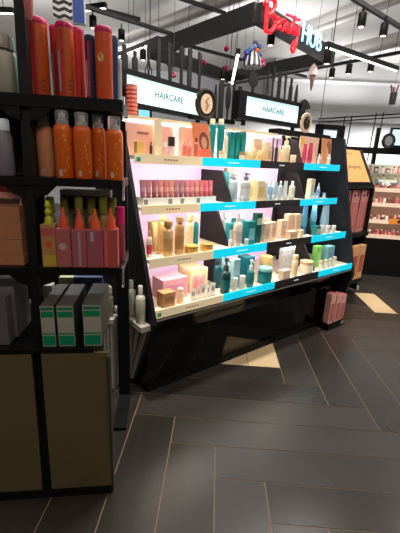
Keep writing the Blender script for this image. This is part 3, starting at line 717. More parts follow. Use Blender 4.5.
obj('deck', BX(-.93, -.07, .03, .52, LT[3]-.02, LT[3]), BLACK, left)
GP1 = mat((112, 97, 66), .40, metal=.25, var=.1, scale=3)
def gold(s0, s1_):
    b = BX(s0, s1_, .006, .022, .04, LT[3]-.022)
    for v in b.verts: v.co.y += lean(v.co.z)*.35
    obj('base_panel', b, GP1, left)
gold(-.278, -.012); gold(-.898, -.317)
obj('base_body', BX(-.925, -.08, .06, .34, 0, LT[3]-.021), BLACKM, left)
obj('kick_plate', BX(-.93, -.012, .0, .05, 0, .038), BLACKM, left)
obj('end_strip', BX(-.0115, -.002, .01, .05, 0, LT[3]-.03), mat((60, 54, 46), .5), left)
obj('rear_panel', BX(-.93, .045, .375, .388, LT[1]+.001, LT[0]-.043), BLACKM, left)
obj('rear_panel', BX(-.93, -.32, .53, .545, .76, LT[2]-.035), BLACKM, left)
obj('rear_panel', BX(-.93, -.32, .375, .388, LT[2]+.001, LT[1]-.031), BLACKM, left)

# products on the left rack
def lspot(i, x0, x1, yt, d):
    xm = (x0+x1)/2
    s, zt_ = l_at(xm, yt, d); sb, _ = l_at(xm, yt+60, d)
    p = LP(0, d, LT[i]);
    yb = yt+60
    s_mid = (s+sb)/2
    p = LP(s_mid, d, LT[i]+.0008)
    return p, (x1-x0)/F*depth_of(p)/math.sqrt(1+((xm-200)/F)**2), zt_-LT[i]
def ls(kind, i, x0, x1, yt, d, name, label, cat, *a, rz=0, dd=None, wf=1, **k):
    p, w, h = lspot(i, x0, x1, yt, d)
    if kind is carton: t = carton(name, label, cat, w*wf, h, dd or w*.8, *a, **k)
    else: t = kind(name, label, cat, w*wf, h, *a, **k)
    return put(t, p, LY+rz)
MAG = C(206, 20, 92); ORG = C(206, 88, 24)
def canister(name, label, cat, w, h, body, cap, group=None, stripe=None, dot=None, dots=True):
    t = thing(name, label, cat, group=group); r = w/2
    obj('tube_body', LA([(0, 0), (r*.95, 0), (r*.97, .004), (r, h*.92), (0, h*.92)], seg=28), body, t, True)
    obj('cap', LA([(0, h*.921), (r*.99, h*.921), (r*1.02, h*.935), (r*1.0, h*.985), (r*.9, h), (0, h)], seg=28), cap, t, True)
    def patch(a0, a1, z0, z1, m_, nm, e=1.006):
        b = bmesh.new(); n_ = 8
        for i in range(n_):
            A = [a0+(a1-a0)*i/n_, a0+(a1-a0)*(i+1)/n_]
            vs = [b.verts.new((r*e*math.cos(a), r*e*math.sin(a), z)) for a, z in ((A[0], z0), (A[1], z0), (A[1], z1), (A[0], z1))]
            b.faces.new(vs)
        obj(nm, b, m_, t, True)
    if stripe:
        patch(-2.42, -2.1, h*.08, h*.62, C(200, 170, 160), 'side_label')
        patch(-1.98, -1.62, h*.02, h*.9, C(206, 40, 60), 'printed_stripe')
        for q in (.1, .15, .22): patch(-1.2, -.75, h*q, h*q+.004, C(120, 40, 24), 'printed_line')
    if dot:
        n_ = 18
        b = bmesh.new()
        vs = []
        for i in range(n_):
            a = 2*PI*i/n_; ang = -1.85+.36*math.cos(a); z = h*.58+.36*r*1.25*math.sin(a)
            vs.append(b.verts.new((r*1.008*math.cos(ang), r*1.008*math.sin(ang), z)))
        b.faces.new(vs); obj('round_label', b, C(226, 196, 120), t)
    return t
ls(canister, 0, 27.5, 48.5, 19, .292, 'shampoo_canister', 'leftmost orange canister with magenta cap on top shelf by the post', 'canister', ORG, MAG, stripe=1, group='orange canisters')
ls(canister, 0, 51, 66, 27, .31, 'shampoo_canister', 'red-orange canister with magenta cap standing behind second orange canister', 'canister', C(206, 44, 24), MAG, stripe=1, group='orange canisters')
ls(canister, 0, 57, 74, 23.5, .21, 'shampoo_canister', 'second front orange canister with magenta cap on top shelf', 'canister', ORG, MAG, stripe=1, group='orange canisters')
ls(canister, 0, 71, 85, 29, .29, 'shampoo_canister', 'third orange-red canister with magenta cap beside dark blue one', 'canister', C(206, 48, 26), MAG, stripe=1, group='orange canisters')
ls(canister, 0, 85.5, 96.5, 36, .25, 'dark_blue_canister', 'dark blue canister between orange canisters on top shelf', 'canister', C(22, 36, 84), C(24, 44, 92), stripe=1)
ls(canister, 0, 95.5, 112.5, 28, .21, 'shampoo_canister', 'rightmost orange canister with round yellow label on top shelf', 'canister', C(220, 84, 30), MAG, dot=1, group='orange canisters')
ls(canister, 0, 109, 118.5, 37, .27, 'blue_canister', 'blue canister at right end of top shelf', 'canister', C(24, 62, 110), C(30, 72, 120))
ls(canister, 0, 116, 122, 60, .33, 'cream_canister', 'slim cream canister at far right of top shelf', 'canister', C(196, 180, 160), C(210, 196, 176))
ls(bottle, 0, -9, 15, 34, .20, 'pump_jug', 'stout grey-cream bottle left of post on top shelf', 'bottle', C(168, 160, 142), C(150, 138, 120), top='wide', caph=.25, cw=.5)
ls(bottle, 0, 9, 18, 39, .33, 'green_bottle', 'small green glass bottle behind stout grey-cream bottle', 'bottle', C(110, 150, 130, r=.2), C(120, 150, 140), top='wide')
# orange spray bottles
for i, (a, b, y, d) in enumerate(((36.5, 53.5, 113, .24), (54, 72.5, 111, .16), (73.5, 91.5, 113, .16), (91.5, 106, 115, .21), (106, 123, 117, .16))):
    lab = ['leftmost frosted pinkish-orange spray bottle, second shelf', 'second orange spray bottle with clear cap, second shelf', 'third orange spray bottle with clear cap, second shelf', 'fourth orange spray bottle with clear cap, second shelf', 'rightmost orange spray bottle with clear cap, second shelf'][i]
    p, w, h = lspot(1, a, b, y, d)
    t = thing('spray_bottle', lab, 'bottle', p, LY, 'orange spray bottles')
    r = w/2; hb = h*.80
    bc = C(240, 156, 112, r=.3) if i == 0 else C(224, 98, 18, r=.3)  # leftmost is pinker, its colour also lightened against the post's shadow
    obj('bottle_body', LA([(0, 0), (r*.93, 0), (r, .006), (r, hb*.9), (r*.93, hb*.96), (r*.74, hb), (0, hb)], seg=26), bc, t, True)
    obj('pump_head', LA([(0, hb), (r*.5, hb), (r*.5, h*.86), (r*.3, h*.87), (r*.28, h*.96), (0, h*.96)]), C(226, 220, 212), t, True)
    obj('clear_cap', LA([(r*.72, hb), (r*.72, h*.985), (r*.66, h), (0, h)]), CLEAR, t, True)
    lb = bmesh.new()
    rnd = random.Random(i)
    for q in range(9):
        a0 = -1.5+rnd.uniform(-.1, .75); z0 = hb*(.12+.08*q); aw = rnd.uniform(.1, .3)
        for k in range(3):
            A = [a0+aw*k/3, a0+aw*(k+1)/3]
            lb.faces.new([lb.verts.new((r*1.006*math.cos(x), r*1.006*math.sin(x), z)) for x, z in ((A[0], z0), (A[1], z0), (A[1], z0+hb*.06), (A[0], z0+hb*.06))])
    obj('printed_pattern', lb, C(232, 150, 60) if i else C(226, 170, 70), t)
    lb = bmesh.new(); n_ = 4
    for k in range(n_):
        A = [-1.95+.34*k/n_, -1.95+.34*(k+1)/n_]
        lb.faces.new([lb.verts.new((r*1.008*math.cos(x), r*1.008*math.sin(x), z)) for x, z in ((A[0], hb*.05), (A[1], hb*.05), (A[1], hb*.16), (A[0], hb*.16))])
    obj('barcode_label', lb, C(216, 190, 170), t)
ls(bottle, 1, -7, 14, 119, .17, 'tall_jar', 'grey-mauve bottle with pale lid left of post, second shelf', 'bottle', C(132, 122, 132), C(200, 206, 206, emit=.1), top='wide', caph=.2, cw=.8)
# pink nozzle bottles
pk = [((190, 136, 84), (190, 190, 40), 'knob'), ((184, 100, 100), (232, 84, 48), 'cone'), ((178, 92, 96), (232, 84, 48), 'cone'), ((172, 88, 98), (236, 90, 52), 'cone'), ((190, 84, 80), (232, 84, 48), 'cone')]
plab = ['leftmost yellow and pink box bottle with yellow-green nozzle', 'second pink box bottle with coral nozzle and round pale label', 'third pink box bottle with coral nozzle and silver strip', 'fourth mauve-pink box bottle with coral nozzle', 'rightmost red-pink box bottle with coral nozzle']
for i, (a, b, y, d) in enumerate(((42, 57, 201, .128), (57, 72, 207, .126), (72.5, 87.5, 209, .126), (87.5, 104, 209, .126), (104, 118.5, 208, .126))):
    p, w, h = lspot(2, a, b, y, d)
    t = thing('nozzle_bottle', plab[i]+' on third shelf', 'bottle', p, LY, 'pink nozzle bottles'); bc, nc, kd = pk[i]
    hb = h*.66; r = w/2
    obj('bottle_body', BX(-r*.97, r*.97, -.026, .026, 0, hb, bev=.003), C(*bc), t)
    if kd == 'cone': pr = [(0, hb), (r*.62, hb), (r*.58, hb+.3*(h-hb)), (r*.28, hb+.62*(h-hb)), (r*.12, h), (0, h)]
    else: pr = [(0, hb), (r*.55, hb), (r*.5, hb+.25*(h-hb)), (r*.28, hb+.34*(h-hb)), (r*.5, hb+.5*(h-hb)), (r*.28, hb+.66*(h-hb)), (r*.44, hb+.8*(h-hb)), (r*.2, h), (0, h)]
    obj('nozzle', LA(pr), C(*nc), t, True)
    Y = -.0268
    if i == 0:
        obj('printed_band', BX(-r*.9, r*.9, Y, -.0261, hb*.04, hb*.3), C(206, 170, 60), t)
        obj('round_label', ell(0, hb*.55, r*.45, r*.45, Y-.0005, Y), C(226, 90, 40), t)
        obj('printed_band', BX(-r*.9, r*.9, Y, -.0261, hb*.75, hb*.92), C(196, 90, 90), t)
    elif i == 1: obj('round_label', ell(-r*.1, hb*.55, r*.5, r*.5, Y, -.0261), C(206, 170, 160), t)
    elif i == 2: obj('printed_band', BX(-r*.1, r*.25, Y, -.0261, hb*.05, hb*.95), C(176, 150, 160), t)
    elif i == 3: obj('printed_band', BX(-r*.5, -r*.1, Y, -.0261, hb*.7, hb*.95), C(176, 170, 180), t)
    else: obj('printed_band', BX(-r*.8, -r*.4, Y, -.0261, hb*.04, hb*.96), C(230, 100, 96), t)
for i, xx in enumerate((52, 66, 80, 92, 104, 113)):
    ls(bottle, 2, xx-5, xx+5, 197+(i % 2), .20+.03*(i % 2), 'oil_bottle', ords[i]+' from left of the olive-capped bottles behind pink bottles', 'bottle', C(150, 120, 60), C(120, 116, 34), top='wide', caph=.25, group='olive-capped bottles behind')
ls(carton, 2, 64, 112, 190, .32, 'shallow_carton', 'pale carton with dark band behind olive-capped bottles', 'box', C(170, 170, 160), group=None, bands=((.72, .92, C(50, 24, 30)),), dd=.07)
ls(jar, 2, 117, 125, 207, .22, 'round_pot', 'tall hot pink round pot at right end of third shelf', 'jar', C(150, 60, 80), C(206, 30, 110), lidh=.3)
# left bay of third shelf: peach cartons in a pile
zc = LT[2]
for k in range(4):
    s0, _ = l_at(-30, 240, .15); s1_, _ = l_at(24.5, 240, .15)
    hh = .064 if k else .042
    t = carton('peach_box', ('bottom, thinnest', 'second from bottom', 'third from bottom', 'topmost')[k]+' peach box of the pile left of post', 'box', s1_-s0, hh-.001, .16, C(186-k*2, 122-k, 84), group='pile of peach boxes')
    put(t, LP((s0+s1_)/2-.002*(k % 2), .205, zc+.0008), LY); zc += hh
t = carton('window_box', 'red and pale pink box with dark windows atop the peach pile', 'box', .22, .05, .15, C(206, 140, 126), bands=((.05, .6, C(150, 112, 100)), (.12, .5, C(60, 36, 34))))
put(t, LP(-.45, .235, zc+.0008), LY)
obj('slanted_top', PR([(-.11, 0), (.11, 0), (.05, .024), (-.11, .024)], -.07, .07, axis='y'), C(226, 60, 70), t).location = (0, 0, .0505)
# green and white cartons on the deck
for i, (a, b, y, nm) in enumerate(((43.2, 57.2, 303, 'leftmost'), (60, 77, 303, 'middle'), (85, 103, 302, 'rightmost'))):
    p, w, h = lspot(3, a, b, y, .08)
    d = .26
    t = carton('hair_color_carton', nm+' of three white and green cartons on the base deck', 'box', w*.97, h, d, C(78, 72, 64), group='white and green cartons', bands=((.03, .27, C(0, 138, 92)), (.30, .34, C(0, 138, 92)), (.72, .86, C(0, 138, 92)), (.89, .96, C(20, 120, 90))))
    obj('front_panel', BX(-w*.482, w*.482, -d/2-.0006, -d/2, .001, h-.001), C(172, 164, 148), t)
    obj('top_face', BX(-w*.47, w*.47, -d/2+.004, d/2-.004, h, h+.0008), C(92, 86, 76), t)
    put(t, p - LN*(d/2-.03) + LU*(.004 if i == 0 else 0), LY)
ls(carton, 3, 0-20, 25, 281, .22, 'soft_pack', 'grey-mauve soft box left of post on base deck, rear', 'box', C(120, 110, 116), dd=.16)
ls(carton, 3, -18, 12, 296, .10, 'soft_pack', 'grey-mauve lower box left of post on base deck, front', 'box', C(104, 92, 98), dd=.06)
ls(carton, 3, 62, 76, 276, .47, 'pale_carton', 'pale yellow-green carton at back of base deck', 'box', C(196, 200, 160), dd=.05)
ls(carton, 3, 76, 104, 276, .46, 'blue_carton', 'dark blue carton at back of base deck', 'box', C(44, 70, 110), C(60, 90, 130), dd=.05)
ls(carton, 3, 41, 56, 284, .46, 'white_card_box', 'white box at back of base deck by the post', 'box', C(206, 206, 196), dd=.05)

# pink sponge hanging in front of top shelf, chevron sheet and phone-shaped hanging panel
def hang(pt, zc, parent, r=.002):
    obj('hanging_wire', TU([(0, 0, 0), (0, 0, zc)], r, 6), mat((60, 60, 60), .5), parent)
q = at_dist(28.5, 5, 1.32)
t = thing('pink_blade_sponge', 'pink pointed finger-shaped prop hanging above leftmost orange canister', 'hanging decoration', q)
obj('prop_body', LA([(0, -.045), (.006, -.043), (.011, -.03), (.014, 0), (.017, .04), (.017, .1), (0, .11)]), C(206, 110, 110), t, True)
hang(q, CEIL-q.z, t)
q = at_dist(78.5, 0, 3.1); k_ = depth_of(q)/F
t = thing('phone_prop', 'oversized phone-shaped prop with blue and pink face and silver rim', 'hanging decoration', q, .1)
hh = 44*k_; ww = 13*k_
b = BX(-ww/2, ww/2, -.012, .012, -hh/2, hh/2, bev=.011); obj('phone_rim', b, C(206, 214, 222, r=.25, metal=.4), t)
obj('phone_face', BX(-ww*.42, ww*.42, -.0145, -.0122, -hh*.0, hh*.46), C(176, 60, 90), t)
obj('phone_face', BX(-ww*.42, ww*.42, -.0145, -.0122, -hh*.46, -hh*.001), C(56, 74, 140), t)
hang(q, CEIL-q.z, t)
q = at_dist(64, 2, 3.6); k_ = depth_of(q)/F
t = thing('chevron_banner', 'black and white chevron-patterned hanging banner', 'hanging decoration', q, .15)
obj('sheet', BX(-11*k_, 11*k_, 0, .012, -15*k_, 22*k_), C(226, 222, 216), t)
cb = bmesh.new()
for j in range(6):
    z0 = (-13+j*6)*k_; x = -11*k_; w = 22*k_/4
    for s in range(4):
        a0, a1 = x+s*w, x+(s+1)*w; d0 = 2.2*k_ if s % 2 == 0 else -2.2*k_
        za, zb = (z0, z0-d0) if s % 2 == 0 else (z0-2.2*k_, z0)
        v = [cb.verts.new((a, -.002, z)) for a, z in ((a0, za), (a1, zb), (a1, zb+3*k_), (a0, za+3*k_))]; cb.faces.new(v)
obj('chevron_stripes', cb, C(40, 40, 42), t)
hang(q, CEIL-q.z, t)

# ------------------------------------------------------------------ ribbed end cabinets with bottles
RIB = C(176, 170, 154, r=.45)
def ribbed(label, loc, rz, w, h, d, glabel, n):
    t = thing('ribbed_cabinet', label, 'cabinet', loc, rz)
    b = BX(-w/2, w/2, 0, d, 0, h-.03)
    for i in range(n): bx(b, -w/2+w*(i+.12)/n, -w/2+w*(i+.72)/n, -.012, 0, .015, h-.032)
    obj('ribbed_front', b, RIB, t)
    obj('top_lip', BX(-w/2-.004, w/2+.004, -.016, d, h-.03, h), C(206, 200, 188), t)
    return t
# at the gondola's left end, facing left
ex = thing('ribbed_end_cabinet', 'ribbed grey end cabinet with pale lip on the left end of the display', 'cabinet', GP(-.0262, -.30, 0), GY)
pe = gpoly([(-.13+.30, .05), (.09+.30, .50), (-.02, .50), (-.02, .035)])
b = bmesh.new()
def frontx(z, o0): return z
obj('cabinet_body', PR([(-.185, .05), (-.395, .50), (.0, .50), (.0, .03)], -.012, -.001), C(46, 45, 42), ex)
rb = bmesh.new()
for i in range(5):
    a0, a1 = -.004-.036*i, -.004-.036*i-.022
    b0, b1 = -.004-.08*i, -.004-.08*i-.05
    prism(rb, [(a0, .04), (a1, .045), (b1, .50), (b0, .50)], -.022, -.0125)
obj('ribs', rb, RIB, ex)
obj('top_lip', BX(-.066, -.001, -.388, -.0, .50, .535), C(176, 168, 156), ex)
for i, (o, hh) in enumerate(((.02, .24), (-.10, .24))):
    t = bottle('tonic_bottle', ('right', 'left')[i]+' frosted bottle with pale cap on the ribbed end cabinet', 'bottle', .06, hh, C(190, 190, 168, r=.2), C(206, 200, 186), group='frosted tonic bottles', caph=.22)
    put(t, GP(-.0592, o, .5362), GY)
# narrow ribbed bin between rack and gondola
rc = ribbed('narrow ribbed grey bin standing behind right end of the gold base panels', LP(-.135, .80, 0), LY-.2, .11, .52, .075, '', 5)
t = bottle('tonic_bottle', 'frosted bottle standing on the narrow ribbed bin', 'bottle', .06, .2, C(176, 174, 160, r=.2), C(206, 204, 196), group='frosted tonic bottles', caph=.25, top='wide')
put(t, LP(-.115, .838, .5212), LY)

# ------------------------------------------------------------------ floor tray of pink cartons at right end
FT = on_z(332, 320, 0)
ty = GY
tq = thing('floor_tray', 'low black tray on the floor at right end of the display', 'tray', GP(2.03, .03, 0), GY)
b = bmesh.new(); bx(b, -.15, .13, -.10, .02, 0, .012); bx(b, -.15, .13, -.105, -.10, 0, .07); bx(b, -.15, -.145, -.10, .02, .012, .07); bx(b, .125, .13, -.10, .02, .012, .07)
obj('tray_body', b, BLACK, tq)
obj('price_tag', BX(.07, .11, -.108, -.1055, .02, .05), C(180, 170, 160), tq)
for i, (x, y, hh, nm) in enumerate(((-.092, -.055, .35, 'left'), (.0, -.06, .335, 'middle'), (.086, -.06, .31, 'right'))):
    t = carton('pink_carton', nm+' dusky pink carton standing in the black floor tray', 'box', .076, hh, .06, C(250, 186, 172), C(206, 116, 110), group='pink cartons in the floor tray')
    obj('top_face', BX(-.036, .036, -.029, .029, hh, hh+.0008), C(206, 110, 116), t)
    q = GP(2.03+x, .03-y, .0128); put(t, q, GY)

# ------------------------------------------------------------------ rack at the right with tilted poster and packs
RY = math.radians(38)
RX = Vector((math.cos(RY), math.sin(RY), 0)); RN = Vector((math.sin(RY), -math.cos(RY), 0))
R0 = on_z(360, 290, 0)
R0 = Vector((R0.x, R0.y, 0))
def r_at(x, y, b=0):
    q = on_plane(x, y, R0 - RN*b, RN); return (q-R0).dot(RX), q.z
def RP(x, b, z): return R0 + RX*x - RN*b + Vector((0, 0, z))
xl, zpt = r_at(347, 147); xr, zpb = r_at(371, 186); zA = r_at(346, 189)[1]; zB = r_at(346, 234)[1]; zC = r_at(352, 245)[1]; zD = r_at(352, 278)[1]
x0r = r_at(345, 200)[0]; x1r = r_at(372, 200)[0]
rack = thing('poster_rack', 'black display rack with sloped poster head at right behind the gondola', 'display unit', R0, RY)
obj('side_panel', PR([(.0, .03), (-.0, zA), (.24, zpt+.02), (.45, zpt+.02), (.45, .03)], x0r-.02, x0r), BLACK, rack)
obj('side_panel', PR([(.0, .03), (-.0, zA), (.24, zpt+.02), (.45, zpt+.02), (.45, .03)], x1r, x1r+.02), BLACK, rack)
obj('back_panel', BX(x0r, x1r, .40, .43, .03, zpt), BLACKM, rack)
obj('shelf', BX(x0r, x1r, -.0, .40, zA, zA+.045), BLACK, rack)
obj('shelf', BX(x0r, x1r, -.03, .40, zB-.05, zB-.005), BLACK, rack)
obj('shelf', BX(x0r, x1r, -.05, .40, zD-.05, zD-.005), BLACK, rack)
obj('base', BX(x0r, x1r, .12, .42, 0, .03), BLACKM, rack)
# tilted poster
ph = math.hypot(zpt-(zA+.05), .21); ang = math.atan2(.21, zpt-(zA+.05))
po = thing('tilted_poster', 'sloped orange-beige poster panel with black rim on the right rack', 'poster', RP((x0r+x1r)/2, .016, zA+.056), RY)
pw = (x1r-x0r)*.46
def tilt(b):
    bmesh.ops.rotate(b, verts=b.verts, cent=(0, 0, 0), matrix=Matrix.Rotation(-ang, 3, 'X')); return b
obj('poster_board', tilt(BX(-pw, pw, 0, .012, .004, ph)), BLACK, po)
obj('poster_sheet', tilt(BX(-pw*.9, pw*.82, -.002, 0, .02, ph*.97)), C(226, 160, 92, emit=.12, var=.1, scale=8), po)
mk = bmesh.new()
for i in range(5): bx(mk, -pw*.5+i*pw*.2, -pw*.42+i*pw*.2+.01, -.0035, -.002, ph*.42+.01*(i % 2), ph*.5)
obj('printed_marks', tilt(mk), C(120, 90, 80), po)
obj('printed_title', tilt(BX(-pw*.7, pw*.1, -.0035, -.002, ph*.84, ph*.87)), C(186, 110, 60), po)
n_ = 6
for i in range(n_):
    xx = x0r + (x1r-x0r)*(i+.5)/n_
    hh = zA-zB-.012; w_ = (x1r-x0r)/n_*.98
    t = thing('hair_extension_pack', ords[i]+' from left of the hanging brown-pink packs under the poster', 'pack', RP(xx, .03+.015*(i % 2), zB-.004), RY, 'brown-pink hanging packs')
    obj('pack_card', BX(-w_/2, w_/2, 0, .012, 0, hh), C(206+6*(i % 3), 140, 132), t)
    obj('hair_window', BX(-w_*.3, w_*.3, -.003, 0, hh*.08, hh*.72), C(190+14*(i % 2), 112, 104), t)
    obj('hanger_tab', ell(0, hh*.88, w_*.2, w_*.2, -.003, 0, 14), C(60, 30, 30), t)
for i in range(4):
    xx = x0r + (x1r-x0r)*(i+.5)/4
    hh = zC-zD-.01; w_ = (x1r-x0r)/4*.9
    t = carton('gold_pack', ords[i]+' from left of four gold-pink packs on lowest rack shelf', 'pack', w_, hh, .06, C(236, 176, 120), C(190, 96, 80), group='gold-pink packs')
    put(t, RP(xx, -.01, zD-.004), RY)
t = jar('white_cup', 'small white cup at right corner of lowest rack shelf', 'cup', .05, .06, C(206, 206, 200), C(220, 220, 216)); put(t, RP(x1r+.055, .02, 0) + Vector((0, 0, .0008)), RY)

# ------------------------------------------------------------------ far makeup wall at right
BY = math.radians(-8)
BXv = Vector((math.cos(BY), math.sin(BY), 0)); BNv = Vector((math.sin(BY), -math.cos(BY), 0))
M0 = on_z(398, 277, 0)
def m_at(x, y, b=0):
    q = on_plane(x, y, M0 - BNv*b, BNv); return (q-M0).dot(BXv), q.z
def MP(x, b, z): return M0 + BXv*x - BNv*b + Vector((0, 0, z))
mx0 = m_at(368, 220)[0]; mx1 = mx0+1.6
mz = [m_at(390, y, b)[1] for y, b in ((236, 0), (221, .06), (204, .12), (189, .18))]
mt = m_at(390, 152, .3)[1]
mw = thing('makeup_wall_unit', 'far black makeup unit with four cream lit shelves at right edge', 'display unit', M0, BY)
obj('base_cabinet', BX(mx0, mx1, .0, .7, 0, mz[0]-.04), BLACKM, mw)
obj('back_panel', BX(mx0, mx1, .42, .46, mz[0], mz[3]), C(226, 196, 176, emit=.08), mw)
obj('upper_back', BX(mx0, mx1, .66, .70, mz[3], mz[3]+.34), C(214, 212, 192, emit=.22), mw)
obj('glass_shelf', BX(mx0, mx1, .47, .655, mz[3]+.205, mz[3]+.213), C(190, 206, 196), mw)
PINKSH = C(236, 208, 184, emit=.2)  # strips and back panels of this unit carry added emission for brightness
for i, z in enumerate(mz):
    sh = obj('shelf', BX(mx0, mx1, .06*i, .42 if i < 3 else .68, z-.045, z-.005), C(236, 208, 184), mw)
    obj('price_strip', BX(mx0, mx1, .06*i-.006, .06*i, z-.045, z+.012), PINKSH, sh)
rng = random.Random(3)
pal2 = [(150, 70, 66), (216, 150, 130), (236, 200, 180), (120, 60, 56), (226, 120, 110), (240, 226, 212), (196, 110, 96)]
cnt = 0
for i, z in enumerate(mz):
    xs = mx0+.03; j = 0
    while xs < mx0+.62 and j < 11:
        w_ = .05; hh = rng.uniform(.06, .10)
        pos = ['lowest', 'second', 'third', 'top'][i]
        cc = pal2[(i*3+j*2+rng.randrange(2)) % 7]
        kind = (jar, bottle)[(i+j) % 2]
        t = kind('makeup_pot' if kind is jar else 'makeup_bottle', '%s item from left on %s shelf of far makeup unit' % (ords[j], pos), 'cosmetic', w_*.85, hh, C(*cc), C(*pal2[(j+2) % 7]), group='cosmetics on the far makeup unit, %s shelf' % pos)
        put(t, MP(xs+w_/2, .06*i+.04, z-.0042), BY); xs += w_+.006; j += 1
# orange swatch card and sloping grey board
xa, _ = m_at(388, 210, .11); hb = .075
t = thing('swatch_card', 'yellow-orange swatch card leaning on far makeup unit', 'display card', MP(xa+.12, .044, mz[1]-.04), BY)
obj('card', BX(-.10, .16, 0, .006, .0, hb), C(232, 150, 60), t)
obj('printed_swatch', ell(.05, hb*.5, .04, .022, -.002, 0), C(60, 30, 26), t)
xa, za = m_at(388, 172, .25)
t = thing('sloped_tester_board', 'sloping grey tester board with white oval atop far makeup unit', 'display board', MP(xa, .275, mz[3]+.003), BY)
b = BX(-.10, .22, 0, .012, 0, .2); bmesh.ops.rotate(b, verts=b.verts, cent=(0, 0, 0), matrix=Matrix.Rotation(-.9, 3, 'X')); obj('board', b, C(96, 100, 102), t)
b = ell(.04, .09, .06, .045, -.003, 0); bmesh.ops.rotate(b, verts=b.verts, cent=(0, 0, 0), matrix=Matrix.Rotation(-.9, 3, 'X')); obj('oval_mirror', b, C(226, 226, 222), t)
b = BX(-.06, .2, -.001, .0, .13, .19); bmesh.ops.rotate(b, verts=b.verts, cent=(0, 0, 0), matrix=Matrix.Rotation(-.9, 3, 'X')); obj('pale_panel', b, C(200, 206, 190), t)
for i in range(5):
    t = bottle('perfume_bottle', ords[i]+' from left of green-gold glass bottles at back of far unit', 'bottle', .055, .17+.02*(i % 3), C(190, 196, 150, r=.2), C(206, 170, 110), group='glass bottles atop far unit')
    put(t, MP(mx0+.1+.085*i, .52, mz[3]-.0042), BY)
t = carton('orange_box', 'orange carton at left back of far makeup unit', 'box', .09, .18, .05, C(206, 120, 66)); put(t, MP(mx0+.035, .58, mz[3]-.0042), BY)
for i in range(6):
    cc = pal2[(i*2+1) % 7]
    t = (carton('cosmetic_box', ords[i]+' from left of the small items on the glass shelf of far unit', 'cosmetic', .06, .07+.02*(i % 3), .04, C(*cc), C(236, 220, 200), group='items on the glass shelf of far unit') if i % 2 else
         bottle('cosmetic_bottle', ords[i]+' from left of the small items on the glass shelf of far unit', 'cosmetic', .05, .1, C(*cc), C(40, 34, 34), group='items on the glass shelf of far unit'))
    put(t, MP(mx0+.07+.085*i, .55, mz[3]+.2138), BY)
# lit sign with round emblem on the far unit
sx, sz = m_at(398, 139, .3)
q = at_dist(401, 139, 6.6); k_ = depth_of(q)/F
t = thing('light_box_sign', 'pale lit sign panel with black frame at right edge', 'sign', q, BY)
obj('sign_frame', BX(-11*k_, 22*k_, 0, .06, -15*k_, 10.5*k_), BLACK, t)
obj('lit_panel', BX(-9*k_, 21*k_, -.004, 0, -6*k_, 8.5*k_), SIGN, t)
obj('support_post', BX(-24*k_, -20*k_, .01, .05, -30*k_, 10*k_), BLACK, t)
obj('lower_rail', BX(-60*k_, 22*k_, .0, .05, -15*k_, -9*k_), BLACK, t)
logo(388.5, 141, 6.5, BXv, BNv, q + BNv*.03, 'round grey emblem in black ring at right edge sign', 1)

# frame sign behind the gondola's right end
q = at_dist(331, 136, 5.2); k_ = depth_of(q)/F
t = thing('light_box_sign', 'small lit panel in black frame just behind right end of the display', 'sign', q, .25)
b = bmesh.new(); bx(b, -16*k_, 15*k_, 0, .06, 6*k_, 10.5*k_); bx(b, -16*k_, -9*k_, 0, .06, -14*k_, 10*k_); bx(b, 9*k_, 15*k_, 0, .06, -24*k_, 6*k_); bx(b, -16*k_, 15*k_, 0, .06, -24*k_, -2.5*k_)
obj('sign_frame', b, BLACK, t)
obj('lit_panel', BX(-7*k_, 6*k_, .01, .02, -2.5*k_, 4.5*k_), SIGN, t)

q = at_dist(144, 115, 4.4); k_ = depth_of(q)/F
t = thing('small_screen', 'small pale cyan lit panel glimpsed behind the coral canister', 'screen', (q.x, q.y, 0), .3)
obj('screen_stand', BX(-.02, .02, .02, .05, 0, q.z-4*k_), BLACK, t)
obj('screen_frame', BX(-8*k_, 8*k_, 0, .05, q.z-8*k_, q.z+7*k_), BLACK, t)
obj('lit_panel', BX(-5.5*k_, 5.5*k_, -.003, 0, q.z-4*k_, q.z+4.5*k_), mat((130, 206, 236), .5, emit=.7), t)
# ------------------------------------------------------------------ things under the ceiling
def beam(bm, a, b, w, h0, h1):
    a = Vector(a); b = Vector(b); d = (b-a).normalized(); s = Vector((-d.y, d.x, 0))*w/2
    vs = [bm.verts.new((p.x+q.x, p.y+q.y, z)) for p, q in ((a, s), (b, s), (b, -s), (a, -s)) for z in (h0, h1)]
    for f in ((0, 2, 3, 1), (2, 4, 5, 3), (4, 6, 7, 5), (6, 0, 1, 7), (1, 3, 5, 7), (0, 6, 4, 2)): bm.faces.new([vs[i] for i in f])
    bmesh.ops.recalc_face_normals(bm, faces=bm.faces)
    return bm
CZ0, CZ1 = 2.69, 2.84
cn = on_z(258, 3, CZ1); cl_ = on_z(150, 44, CZ1); cr = on_z(332, 50, CZ1)
cf = Vector((cl_.x+cr.x-cn.x, cl_.y+cr.y-cn.y, CZ1)); 
can = thing('canopy_frame', 'square black canopy frame hanging from the ceiling above the display', 'canopy', Vector((0, 0, 0)))
for a, b in ((cn, cl_), (cn, cr), (cl_, cf), (cr, cf)): obj('beam', beam(bmesh.new(), (a.x, a.y, 0), (b.x, b.y, 0), .09, CZ0, CZ1), mat((36, 34, 33), .5), can)
for a in (cn, cl_, cr, cf): obj('hanging_wire', TU([(a.x, a.y, CZ1), (a.x, a.y, CEIL)], .006, 6), BLACK, can)
can.location = (cn.x, cn.y, CZ0)
for ch in can.children: ch.location = (-cn.x, -cn.y, -CZ0)
